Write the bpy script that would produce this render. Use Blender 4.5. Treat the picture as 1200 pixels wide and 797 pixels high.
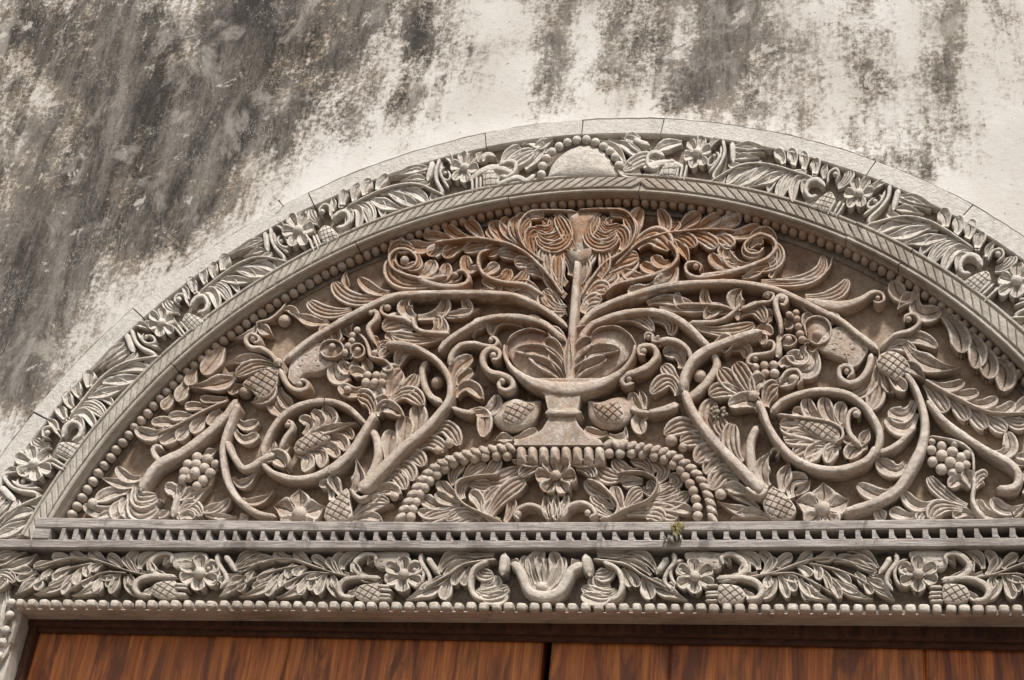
import bpy, math, random
import numpy as np
from mathutils import Matrix, Vector
random.seed(7)
rng = np.random.default_rng(11)
sc = bpy.context.scene
for o in list(bpy.data.objects): bpy.data.objects.remove(o)

# ------------------------------------------------------------------ camera
RAD = 1.3                       # radius of the bead arc in metres
ZC = 2.745                      # height of the arc's centre
CAM = np.array([0.61443*RAD, -2.43125*RAD, ZC-0.88055*RAD])
YAW, PIT, ROL, F = -0.28923, 0.54992, 0.12329, 1801.86
fw = np.array([math.sin(YAW)*math.cos(PIT), math.cos(YAW)*math.cos(PIT), math.sin(PIT)])
r0 = np.array([math.cos(YAW), -math.sin(YAW), 0.0]); u0 = np.cross(r0, fw)
rt = math.cos(ROL)*r0+math.sin(ROL)*u0; up = -math.sin(ROL)*r0+math.cos(ROL)*u0
cd = bpy.data.cameras.new("camera"); cam = bpy.data.objects.new("camera", cd); sc.collection.objects.link(cam)
cd.sensor_width = 36; cd.lens = 36*F/1200; cd.clip_start = 0.05; cd.clip_end = 500
cam.matrix_world = Matrix([[rt[0], up[0], -fw[0], CAM[0]], [rt[1], up[1], -fw[1], CAM[1]], [rt[2], up[2], -fw[2], CAM[2]], [0, 0, 0, 1]])
sc.camera = cam

# ------------------------------------------------------------------ light
SUN_EL, SUN_AZ = math.radians(60), math.radians(24)     # azimuth measured from straight in front of the wall, to the right
world = bpy.data.worlds.new("World"); sc.world = world; world.use_nodes = True
nt = world.node_tree; nt.nodes.clear()
sky = nt.nodes.new("ShaderNodeTexSky"); sky.sky_type = 'NISHITA'; sky.sun_disc = False
sky.sun_elevation = SUN_EL; sky.sun_rotation = math.pi-SUN_AZ
sky.air_density = 1.2; sky.dust_density = 3.0
hs = nt.nodes.new("ShaderNodeHueSaturation"); hs.inputs['Saturation'].default_value = 0.3
bg = nt.nodes.new("ShaderNodeBackground"); bg.inputs['Strength'].default_value = 0.088
wo = nt.nodes.new("ShaderNodeOutputWorld")
nt.links.new(sky.outputs[0], hs.inputs['Color']); nt.links.new(hs.outputs[0], bg.inputs[0]); nt.links.new(bg.outputs[0], wo.inputs[0])
sl = bpy.data.lights.new("sun", 'SUN'); sl.energy = 4.2; sl.angle = math.radians(7); sl.color = (1.0, 0.96, 0.91)
so = bpy.data.objects.new("sun", sl); sc.collection.objects.link(so)
sd = Vector((math.sin(SUN_AZ)*math.cos(SUN_EL), -math.cos(SUN_AZ)*math.cos(SUN_EL), math.sin(SUN_EL)))
so.rotation_euler = sd.to_track_quat('Z', 'Y').to_euler(); so.location = (1, -3, 8)
sc.view_settings.view_transform = 'Standard'; sc.view_settings.look = 'None'; sc.view_settings.exposure = 0.34; sc.view_settings.gamma = 1
sc.render.engine = 'CYCLES'

# ------------------------------------------------------------------ photo pixel <-> place
def unproj(uv, y=0.0):
    uv = np.atleast_2d(np.asarray(uv, float))
    d = fw+((uv[:, 0]-600)/F)[:, None]*rt-((uv[:, 1]-398.5)/F)[:, None]*up
    t = (y-CAM[1])/d[:, 1]
    return CAM+t[:, None]*d
def proj(P):
    d = np.atleast_2d(P)-CAM; z = d@fw
    return np.stack([600+F*(d@rt)/z, 398.5-F*(d@up)/z], 1)
YF = -0.052                     # front plane of the arch frame
ZF = ZC-0.012*RAD               # centre height of the frame's circles
def pol(uv, y=YF):              # pixel -> (angle, radius) on the front plane
    w = unproj(uv, y); dx = w[:, 0]; dz = w[:, 2]-ZF
    return np.arctan2(dz, dx), np.hypot(dx, dz)
def unpol(a, r, y=YF):
    return proj(np.stack([r*np.cos(a), np.full_like(a, y), ZF+r*np.sin(a)], 1))

# ------------------------------------------------------------------ materials
def mat(name): 
    m = bpy.data.materials.new(name); m.use_nodes = True
    return m, m.node_tree, m.node_tree.nodes["Principled BSDF"]
class N:                        # tiny node helper
    def __init__(s, t): s.t = t
    def n(s, k, **a):
        x = s.t.nodes.new(k)
        for i, v in a.items(): setattr(x, i, v)
        return x
    def l(s, a, b): s.t.links.new(a, b)
    def pos(s, sx, sy, sz):
        g = s.n("ShaderNodeNewGeometry"); m = s.n("ShaderNodeVectorMath", operation='MULTIPLY')
        s.l(g.outputs['Position'], m.inputs[0]); m.inputs[1].default_value = (sx, sy, sz); return m.outputs[0]
    def noise(s, v, scale, det=6, rough=0.6, dist=0.0):
        x = s.n("ShaderNodeTexNoise"); x.inputs['Scale'].default_value = scale; x.inputs['Detail'].default_value = det
        x.inputs['Roughness'].default_value = rough; x.inputs['Distortion'].default_value = dist; s.l(v, x.inputs['Vector']); return x.outputs[0]
    def ramp(s, v, a, b, va=0.0, vb=1.0, smooth=True):
        x = s.n("ShaderNodeMapRange"); x.interpolation_type = 'SMOOTHSTEP' if smooth else 'LINEAR'
        s.l(v, x.inputs[0])
        for i, q in zip((1, 2, 3, 4), (a, b, va, vb)): x.inputs[i].default_value = q
        return x.outputs[0]
    def math(s, op, a, b=None, c=None):
        x = s.n("ShaderNodeMath", operation=op)
        for i, q in enumerate((a, b, c)):
            if q is None: continue
            if isinstance(q, (int, float)): x.inputs[i].default_value = q
            else: s.l(q, x.inputs[i])
        return x.outputs[0]
    def mix(s, f, a, b, mode='MIX'):
        x = s.n("ShaderNodeMix", data_type='RGBA', blend_type=mode)
        if isinstance(f, (int, float)): x.inputs[0].default_value = f
        else: s.l(f, x.inputs[0])
        for i, q in ((6, a), (7, b)):
            if isinstance(q, tuple): x.inputs[i].default_value = (*q, 1)
            else: s.l(q, x.inputs[i])
        return x.outputs[2]
    def bump(s, h, bsdf, dist=0.002, st=0.6):
        x = s.n("ShaderNodeBump"); x.inputs['Distance'].default_value = dist; x.inputs['Strength'].default_value = st
        s.l(h, x.inputs['Height']); s.l(x.outputs[0], bsdf.inputs['Normal'])
    def attr(s, name):
        x = s.n("ShaderNodeAttribute", attribute_name=name); return x.outputs['Fac']
def blob(n, cx, cz, rx, rz):    # 0..1 patch of old stain and painted shade around one place on the wall
    g = n.n("ShaderNodeNewGeometry"); sp = n.n("ShaderNodeSeparateXYZ"); n.l(g.outputs['Position'], sp.inputs[0])
    a = n.math('DIVIDE', n.math('SUBTRACT', sp.outputs[0], cx), rx); b = n.math('DIVIDE', n.math('SUBTRACT', sp.outputs[2], cz), rz)
    d = n.math('ADD', n.math('MULTIPLY', a, a), n.math('MULTIPLY', b, b))
    return n.ramp(d, 1.0, 0.0)
def wpos(u, v):
    w = unproj([(u, v)], -0.03)[0]; return w[0], w[2]
def carved_wood(name, pale, mid, brown, warm=0.0, patchy=0.5, gx=6, gz=6, rough=0.72, wear_rim_light=0.5, stains_shade=()):
    m, t, b = mat(name); n = N(t)
    p = n.pos(1, 1, 1)
    big = n.noise(p, 5.0, 5, 0.6); fine = n.noise(n.pos(gx, 20, gz), 9.0, 8, 0.7); spk = n.noise(p, 160, 4, 0.7)
    grain = n.noise(n.pos(gx*3, 60, gz*3), 6.0, 6, 0.65, 0.4)
    c = n.mix(n.ramp(fine, 0.38, 0.60), mid, pale)
    obi = n.n('ShaderNodeObjectInfo')
    c = n.mix(n.math('MULTIPLY', obi.outputs['Random'], .30), c, mid)
    c = n.mix(n.math('MULTIPLY', n.ramp(big, 0.5, 0.72), patchy), c, brown)
    for (u, v, rx, rz, col, k) in stains_shade:
        cx, cz = wpos(u, v)
        f = n.math('MULTIPLY', n.math('MULTIPLY', blob(n, cx, cz, rx, rz), n.ramp(n.noise(n.pos(1, 1, .7), 16, 9, 0.75, 0.8), 0.34, 0.60)), k)
        c = n.mix(f, c, col)
    hair = n.math('ABSOLUTE', n.math('SUBTRACT', n.noise(n.pos(gx*1.2, 30, gz*1.2), 14, 3, 0.6, 1.0), 0.5)); crack = n.math('MULTIPLY', n.ramp(hair, 0.006, 0.0), n.ramp(n.noise(p, 12, 3), 0.46, 0.58))
    c = n.mix(n.math('MULTIPLY', crack, 0.8), c, tuple(q*0.25 for q in brown))
    grime = n.math('MULTIPLY', n.ramp(n.noise(n.pos(1, 1, .55), 13, 9, 0.74, 0.5), 0.53, 0.66), patchy); c = n.mix(n.math('MULTIPLY', grime, 1.0), c, tuple(q*0.42 for q in mid))
    w = n.attr("tint_mask")
    c = n.mix(n.math('MULTIPLY', w, n.math('MULTIPLY', n.ramp(spk, 0.25, 0.6), wear_rim_light)), c, tuple(min(0.8, q*1.25+0.03) for q in pale))  # pale edges: bleached wear plus rim light put into the colour
    c = n.mix(n.math('MULTIPLY', n.ramp(spk, 0.60, 0.75), 0.45), c, tuple(q*0.45 for q in mid))
    n.l(c, b.inputs['Base Color']); b.inputs['Roughness'].default_value = rough; b.inputs['Specular IOR Level'].default_value = 0.35
    n.bump(n.math('ADD', n.math('MULTIPLY', grain, 1.0), n.math('SUBTRACT', n.math('MULTIPLY', spk, 0.45), n.math('MULTIPLY', crack, 1.2))), b, 0.0045, 0.65)
    return m
# ------------------------------------------------------------------ materials in use
M_TYM = carved_wood("carved_wood_tympanum", (0.58, 0.52, 0.455), (0.37, 0.30, 0.24), (0.23, 0.145, 0.09), patchy=0.65, wear_rim_light=0.6,
    stains_shade=[(620, 300, 1.55, 0.95, (0.31, 0.19, 0.115), 0.9), (672, 255, 0.95, 0.30, (0.31, 0.15, 0.065), 0.9), (805, 275, 0.34, 0.14, (0.30, 0.145, 0.065), 0.85), (520, 285, 0.34, 0.13, (0.27, 0.135, 0.065), 0.75),
            (690, 395, 0.10, 0.05, (0.24, 0.10, 0.06), 0.4), (615, 395, 0.07, 0.05, (0.2, 0.08, 0.05), 0.7), (400, 390, 0.12, 0.08, (0.17, 0.09, 0.06), 0.6),  # first two patches darken the bowl hollows by colour alone
            (955, 385, 0.07, 0.07, (0.24, 0.12, 0.06), 0.8), (1140, 400, 0.20, 0.16, (0.20, 0.155, 0.12), 0.7), (290, 470, 0.10, 0.08, (0.22, 0.13, 0.07), 0.5)])  # patch at the right beads puts the arch's shade into the colour
M_PAN = carved_wood("wood_panel", (0.40, 0.315, 0.235), (0.27, 0.19, 0.13), (0.12, 0.065, 0.038), patchy=0.6, wear_rim_light=0,
    stains_shade=[(690, 290, 0.8, 0.28, (0.15, 0.06, 0.03), 0.9), (470, 430, 0.28, 0.25, (0.11, 0.05, 0.03), 0.85), (600, 440, 0.30, 0.16, (0.09, 0.04, 0.025), 0.9), (1100, 340, 0.35, 0.25, (0.24, 0.185, 0.14), 0.5)])  # brown stain, plus gap and vase shade put into the panel colour
M_FRM = carved_wood("bleached_carved_wood", (0.64, 0.59, 0.53), (0.45, 0.395, 0.335), (0.29, 0.225, 0.17), patchy=0.45, wear_rim_light=0.6)
M_RIM = carved_wood("bleached_plain_wood", (0.63, 0.60, 0.55), (0.53, 0.49, 0.435), (0.33, 0.28, 0.22), patchy=0.45, wear_rim_light=0.2)
M_FLR = carved_wood("shaded_sunk_wood", (0.30, 0.245, 0.195), (0.19, 0.15, 0.115), (0.11, 0.08, 0.06), patchy=0.5, wear_rim_light=0)  # dark wood for sunk grounds, shade of the gaps put into its colour
M_LIN = carved_wood("lintel_wood", (0.58, 0.52, 0.45), (0.38, 0.32, 0.26), (0.19, 0.14, 0.10), gx=1.6, patchy=0.55, wear_rim_light=0.6)
M_RAIL = carved_wood("grey_rail_wood", (0.47, 0.425, 0.385), (0.25, 0.215, 0.195), (0.14, 0.11, 0.095), gx=1.1, gz=12, patchy=0.8, wear_rim_light=0.3)
M_MLD = carved_wood("moulding_wood", (0.50, 0.455, 0.395), (0.36, 0.315, 0.26), (0.23, 0.18, 0.13), patchy=0.4, wear_rim_light=0.4,
    stains_shade=[(1000, 280, 0.5, 0.35, (0.21, 0.165, 0.125), 0.8), (760, 225, 0.5, 0.05, (0.26, 0.18, 0.12), 0.6)])  # first patch holds the shade on the right side of the moulding
def flat(name, col, rough=0.8):
    m, t, b = mat(name); n = N(t)
    c = n.mix(n.noise(n.pos(1, 1, 1), 60, 5), col, tuple(q*0.6 for q in col)); n.l(c, b.inputs['Base Color']); b.inputs['Roughness'].default_value = rough; return m
M_IRON = flat("rusty_iron", (0.06, 0.04, 0.03)); M_MUD = flat("grey_mud", (0.33, 0.27, 0.21)); M_DRY = flat("dry_yellow_plant", (0.62, 0.56, 0.30)); M_COB = flat("dusty_cobweb", (0.62, 0.60, 0.56))
M_DARK = flat("unlit_room", (0.03, 0.025, 0.02)); M_GROUND = flat("dark_ground", (0.13, 0.11, 0.09))  # ground colour darkened to weaken light bounced from below

# ------------------------------------------------------------------ object helpers
C = sc.collection
def thing(name, label, cat, loc, group=None, kind=None):
    o = bpy.data.objects.new(name, None); C.objects.link(o); o.location = loc; o.empty_display_size = 0.1
    o["label"] = label; o["category"] = cat
    if group: o["group"] = group
    if kind: o["kind"] = kind
    o["_w"] = tuple(loc); return o
def wloc(o): return np.array(o["_w"])
def mesh_obj(name, V, Fc, m, parent=None, tint_mask=None, smooth=True):
    V = np.asarray(V, float); c = V.mean(0)
    me = bpy.data.meshes.new(name); me.from_pydata((V-c).tolist(), [], Fc); me.materials.append(m)
    if smooth: me.polygons.foreach_set("use_smooth", [True]*len(me.polygons))
    if tint_mask is not None:
        a = me.attributes.new("tint_mask", 'FLOAT', 'POINT'); a.data.foreach_set("value", np.asarray(tint_mask, np.float32))
    o = bpy.data.objects.new(name, me); C.objects.link(o); o["_w"] = tuple(c)
    if parent is not None: o.parent = parent; o.location = tuple(c-wloc(parent))
    else: o.location = tuple(c)
    return o
def place(me, name, loc, parent, scale=(1, 1, 1), rot=(0, 0, 0)):
    o = bpy.data.objects.new(name, me); C.objects.link(o); o.parent = parent; o["_w"] = tuple(loc)
    o.location = tuple(np.array(loc)-wloc(parent)); o.scale = scale; o.rotation_euler = rot; return o
def catmull(P, n):
    P = np.asarray(P, float)
    if len(P) == 2: 
        t = np.linspace(0, 1, n)[:, None]; return P[0]*(1-t)+P[1]*t
    if len(P) == 3:
        c = 2*P[1]-(P[0]+P[2])/2; t = np.linspace(0, 1, n)[:, None]; return (1-t)**2*P[0]+2*t*(1-t)*c+t*t*P[2]
    Q = np.vstack([2*P[0]-P[1], P, 2*P[-1]-P[-2]]); seg = np.r_[0, np.cumsum(np.sqrt(np.linalg.norm(np.diff(P, axis=0), axis=1))+1e-9)]
    L = np.r_[0, np.cumsum(np.linalg.norm(np.diff(P, axis=0), axis=1))]; T = np.linspace(0, L[-1], n); out = []
    for t in T:
        i = min(max(np.searchsorted(L, t, 'right')-1, 0), len(P)-2); u = (t-L[i])/max(L[i+1]-L[i], 1e-9)
        a, b, c, d = Q[i], Q[i+1], Q[i+2], Q[i+3]
        out.append(0.5*((2*b)+(c-a)*u+(2*a-5*b+4*c-d)*u*u+(3*b-a-3*c+d)*u**3))
    return np.array(out)
def sm(x): x = np.clip(x, 0, 1); return x*x*(3-2*x)
# cross sections (u, height share); the first and last points are the foot of the side walls
PRO = dict(
 o=([-.70, -1, -1, -.93, -.80, -.64, -.40, -.14, -.05, 0, .05, .14, .40, .64, .80, .93, 1, 1, .70],
    [0, .55, .84, .97, 1., .86, .72, .74, .62, .22, .62, .74, .72, .86, 1., .97, .84, .55, 0]),
 s=([-.72, -1, -.94, -.78, -.52, -.2, .2, .52, .78, .94, 1, .72],
    [0, .45, .70, .90, .985, 1, 1, .985, .90, .70, .45, 0]),
 m=([-.72, -1, -1, -.9, -.78, -.62, -.52, -.42, -.30, -.2, -.08, 0, .08, .2, .30, .42, .52, .62, .78, .9, 1, 1, .72],
    [0, .5, .82, .97, 1, .88, .55, .88, .94, .90, .86, .42, .86, .90, .94, .88, .55, .88, 1, .97, .82, .5, 0]))
PRO['p'] = PRO['o']
IDENT = lambda q: q
DEEP = 0.010                     # how far the ground is cut back behind the foot of the forms
HK = 0.80
WK = 1.0
def strip(kind, P, W, H, name, m, parent, y0=0.0, warp=IDENT, M=None, rise=None):
    """one carved leaf or stem: swept along P (photo pixels), real depth H in front of y0"""
    H = H*HK; P = np.asarray(P, float); L = np.linalg.norm(np.diff(P, axis=0), axis=1).sum()
    wmean = np.mean(W)
    if M is None: M = int(np.clip(L/2.2, 9, 16)) if kind != 's' else int(np.clip(L/3.2, 8, 70))
    if kind in 'om':
        t = np.r_[np.linspace(0, 0.72, M-5), 0.80, 0.88, 0.94, 0.98, 1.0]
    elif kind == 'p': t = np.linspace(0, 1, M)
    else: t = np.linspace(0, 1, M)
    fine = catmull(P, 160); ax = np.stack([np.interp(t, np.linspace(0, 1, 160), fine[:, k]) for k in (0, 1)], 1)
    tg = np.gradient(fine, axis=0); tg = np.stack([np.interp(t, np.linspace(0, 1, 160), tg[:, k]) for k in (0, 1)], 1)
    tg /= np.linalg.norm(tg, axis=1)[:, None]+1e-9; nm = np.stack([-tg[:, 1], tg[:, 0]], 1)
    if kind in 'om':
        tip = np.sqrt(np.clip(1-((t-0.70)/0.305)**2, 0, 1)); w = np.where(t < 0.70, 0.46+0.54*sm(t/0.62), np.maximum(tip, 0.12)); hh = 0.74+0.26*sm(t/0.7)
        hh = np.where(t > 0.93, hh*(1-1.2*(t-0.93)), hh)
    elif kind == 'p':
        w = np.maximum(np.where(t < 0.45, 0.38+0.62*sm(t/0.45), 1-sm((t-0.45)/0.60)*0.97), 0.05); hh = 0.76+0.24*sm(t/0.5)-0.10*sm((t-.6)/.4)
    else:
        w = np.ones_like(t); e = np.minimum(t, 1-t)*L/max(wmean, 1e-6); w = np.sqrt(np.clip(1-(1-np.clip(e/0.5, 0, 1))**2, 0.04, 1)); hh = 0.80+0.20*w
    W = np.interp(t, np.linspace(0, 1, len(W)), W)*w*(0.95 if kind == 's' else 1.0)
    if kind != 's': W = W*(1+0.05*np.sin(t*9+random.random()*6)); W = W*(1.20 if kind != 'p' else 1.12)*WK
    if rise is not None: hh = hh*np.interp(t, np.linspace(0, 1, len(rise)), rise)
    u, h = map(np.array, PRO[kind]); K = len(u)
    if kind != 's': u = u+0.03*np.sin(random.random()*6)*(1-u*u); fade = sm((t-0.02)/0.2)*sm((1.0-t)/0.12)
    H = H*(1+0.10*(random.random()-.5))
    V = []; G = []
    px = ax[:, None, :]+nm[:, None, :]*(W[:, None]*0.5*u[None, :])[:, :, None]
    h2 = np.tile(h[None, :], (M, 1))
    if kind != 's':
        top = np.minimum(h, 1)[None, :]; env = np.interp(np.abs(u), [0, .7, .93, 1], [.93, .97, .97, .84])
        inner = (np.abs(u) < 0.9)
        h2 = np.where(inner[None, :], env[None, :]*(1-fade[:, None])+h2*fade[:, None], h2); h2[:, 0] = 0; h2[:, -1] = 0
    h2 = h2*hh[:, None]*(1+(.018 if kind == 's' else .03)*np.random.default_rng(random.randrange(10**6)).standard_normal(h2.shape)*(h2 > 0))
    w3 = unproj(warp(px.reshape(-1, 2)), y0-H); V = w3.copy(); V[:, 1] = y0-(h2*H).reshape(-1)+(h2.reshape(-1) <= 0)*DEEP
    Fc = [[i*K+j, i*K+j+1, (i+1)*K+j+1, (i+1)*K+j] for i in range(M-1) for j in range(K-1)]
    Fc.append([0*K+j for j in range(K)]); Fc.append([(M-1)*K+j for j in range(K-1, -1, -1)])
    a, b, c = V[Fc[(M//2)*(K-1)+K//2][0]], V[Fc[(M//2)*(K-1)+K//2][1]], V[Fc[(M//2)*(K-1)+K//2][2]]
    if np.cross(b-a, c-b)[1] > 0: Fc = [f[::-1] for f in Fc]
    tint_mask = np.tile(np.clip((h-0.9)*10, 0, 1)*(np.abs(u) > .6 if kind != 's' else 0.6), M)
    return mesh_obj(name, V, Fc, m, parent, tint_mask)
def sphere_mesh(nm="bead", nu=16, nv=9, e=1.0):
    V = [(0, -1, 0)]
    for i in range(1, nv):
        a = math.pi*0.62*i/(nv-1)
        for j in range(nu):
            b = 2*math.pi*j/nu; V.append((math.sin(a)*math.cos(b), -math.cos(a), math.sin(a)*math.sin(b)))
    Fc = [[0, 1+j, 1+(j+1) % nu] for j in range(nu)]+[[1+(i-1)*nu+j, 1+i*nu+j, 1+i*nu+(j+1) % nu, 1+(i-1)*nu+(j+1) % nu] for i in range(1, nv-1) for j in range(nu)]
    me = bpy.data.meshes.new(nm); me.from_pydata(V, [], Fc); me.polygons.foreach_set("use_smooth", [True]*len(Fc))
    a = me.attributes.new("tint_mask", 'FLOAT', 'POINT'); a.data.foreach_set("value", [0.35]*len(V)); return me
BALL = {}
def ball(p, r, H, name, m, parent, y0=0.0, warp=IDENT):
    """a turned boss; r in photo pixels"""
    H = H*HK
    if m.name not in BALL:
        me = sphere_mesh(); me.materials.append(m); BALL[m.name] = me
    c, e = unproj(warp(np.array([p, (p[0]+r, p[1])])), y0-H*0.8); rr = np.linalg.norm(e-c)
    return place(BALL[m.name], name, (c[0], y0-max(H-rr, 0.0)-0.0005, c[2]), parent, (rr*random.uniform(.94, 1.05), rr*random.uniform(.9, 1.02), rr*random.uniform(.97, 1.12)), (0, random.uniform(-.2, .2), 0))
def body(poly, mode, H, name, m, parent, y0=0.0, warp=IDENT, sp=7.0, res=(26, 110)):
    """a closed carved form: h hatched pod, w scaled wing, d plain dome, f flat plate"""
    H = H*HK; P = np.asarray(poly, float); P = np.vstack([P, P[:1]]); n = res[1]
    cc = catmull(P, n+1)[:-1] if len(poly) > 5 and mode != 'f' else None
    if cc is None:
        L = np.r_[0, np.cumsum(np.linalg.norm(np.diff(P, axis=0), axis=1))]; t = np.linspace(0, L[-1], n+1)[:-1]; cc = np.stack([np.interp(t, L, P[:, k]) for k in (0, 1)], 1)
    c = cc.mean(0); R = res[0]; rho = np.r_[np.linspace(0.0, 0.9, R-4)[1:], .95, .98, 1.0, 1.0, .93]; V = [c]; h = [0.0]; wn = [0.0]
    ang = math.radians(38)+random.uniform(-.15, .15)
    def hgt(p, q):
        base = {'h': 0.78+0.22*math.sqrt(max(1-q*q, 0)), 'w': 0.84+0.16*math.sqrt(max(1-q*q, 0)), 'd': 0.55+0.45*math.sqrt(max(1-q*q, 0)), 'f': 0.97}[mode]
        x, y = p-c
        if mode == 'h' and q < 0.93:
            for a in (ang, ang+1.45):
                d = abs(((x*math.cos(a)+y*math.sin(a))/sp+0.5) % 1-0.5)*sp
                if d < sp*.085: base -= 0.15*(1-d/(sp*.085)*0.4)
        if mode == 'w' and q < 0.92:
            r_ = math.floor(y/(sp*.9)); xx = (x/(sp*1.0)+0.5*(r_ % 2)) % 1-0.5; yy = (y/(sp*.9)) % 1-0.5
            d = abs(math.hypot(xx, yy)-0.26)
            if d < 0.08 and yy > 0.05 and (math.sin(r_*12.9+math.floor(x/sp)*78.2) > .2): base -= 0.10
        return base
    for i, q in enumerate(rho):
        for j in range(n):
            p = c+(cc[j]-c)*q; V.append(p); qq = min(q, .999)
            h.append(0.0 if i == R else (0.6*hgt(p, .995) if i == len(rho)-2 else hgt(p, qq))); wn.append(0.8 if 0.9 < q <= 1 and mode != 'd' else 0.15)
    h[0] = hgt(c, 0); h[-n:] = [-DEEP/H]*n
    w3 = unproj(warp(np.array(V)), y0-H); w3[:, 1] = y0-np.array(h)*H
    K = len(rho); Fc = [[0, 1+j, 1+(j+1) % n] for j in range(n)]+[[1+i*n+j, 1+(i+1)*n+j, 1+(i+1)*n+(j+1) % n, 1+i*n+(j+1) % n] for i in range(K-1) for j in range(n)]
    a, b, d = w3[0], w3[1], w3[2]
    if np.cross(b-a, d-b)[1] > 0: Fc = [f[::-1] for f in Fc]
    return mesh_obj(name, w3, Fc, m, parent, wn)
def extrude(poly_xz, y_front, y_back, name, m, parent, bevel=0.0015, tint_mask=0.2):
    """a board: outline in the wall plane with real thickness and an eased arris"""
    P = np.asarray(poly_xz, float); n = len(P); c = P.mean(0)
    e = np.roll(P, -1, 0)-np.roll(P, 1, 0); e /= np.linalg.norm(e, axis=1)[:, None]+1e-9; nrm = np.stack([-e[:, 1], e[:, 0]], 1)
    s = np.sum((P-np.roll(P, 1, 0))*0, 1); area = 0.5*np.sum(P[:, 0]*np.roll(P[:, 1], -1)-np.roll(P[:, 0], -1)*P[:, 1])
    if area < 0: nrm = -nrm
    Q = P+nrm*bevel*1.3
    V = [(x, y_front, z) for x, z in Q]+[(x, y_front+bevel, z) for x, z in P]+[(x, y_back, z) for x, z in P]
    Fc = [list(range(n))]+[[k*n+i, (k+1)*n+i, (k+1)*n+(i+1) % n, k*n+(i+1) % n] for k in (0, 1) for i in range(n)]
    if area < 0: Fc = [f[::-1] for f in Fc]
    return mesh_obj(name, V, Fc, m, parent, [tint_mask]*(2*n)+[0]*n, smooth=False)
def arcband(a0, a1, r0_, r1_, yf, yb, name, m, parent, n=None, bevel=0.0015, cz=None):
    cz = ZF if cz is None else cz; n = n or max(2, int(abs(a1-a0)*40))
    a = np.linspace(a0, a1, n+1); b = a[::-1]
    P = np.vstack([np.stack([r1_*np.cos(a), cz+r1_*np.sin(a)], 1), np.stack([r0_*np.cos(b), cz+r0_*np.sin(b)], 1)])
    # quad strip version keeps long thin arcs clean
    k = n+1; V = []; 
    prof = [(r1_, yb), (r1_, yf+bevel), (r1_-bevel, yf), (r0_+bevel, yf), (r0_, yf+bevel), (r0_, yb)]
    for t in a:
        for r_, y_ in prof: V.append((r_*math.cos(t), y_, cz+r_*math.sin(t)))
    Fc = [[i*6+j, i*6+j+1, (i+1)*6+j+1, (i+1)*6+j] for i in range(n) for j in range(5)]+[[5, 4, 3, 2, 1, 0], [n*6+j for j in range(6)]]
    return mesh_obj(name, V, Fc, m, parent, [0, .5, .5, .5, .5, 0]*k, smooth=False)
CROP = {k: v for k, v in zip("ABCDEGHIJKMNOPQTUVWXYZ", [(240, 220), (440, 220), (640, 220), (840, 220), (240, 370), (240, 480), (440, 360), (440, 480), (640, 360), (640, 480),
   (820, 360), (820, 480), (1000, 320), (1000, 470), (60, 450), (130, 340), (340, 310), (380, 420), (60, 500), (730, 420), (980, 340), (760, 290)])}
CROP['R'] = (560, 300)
SC = {'c2': (400, 0, 2.6575), 'c3': (800, 0, 2.6575), 'S4': (0, 300, 4.196), 'S5': (0, 450, 4.69), 'L5': (0, 600, 4), 'L6': (300, 600, 4), 'L7': (600, 600, 4), 'L8': (900, 600, 4), 'px': (0, 0, 1)}
KH = dict(o=.025, p=.025, m=.022, s=.036, b=.040, h=.044, d=.042, f=.040, w=.036)
KN = dict(o='leaf', p='leaf', m='leaf', s='vine_stem', b='boss', h='hatched_pod', d='pod', f='plate', w='scaled_wing')
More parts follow.
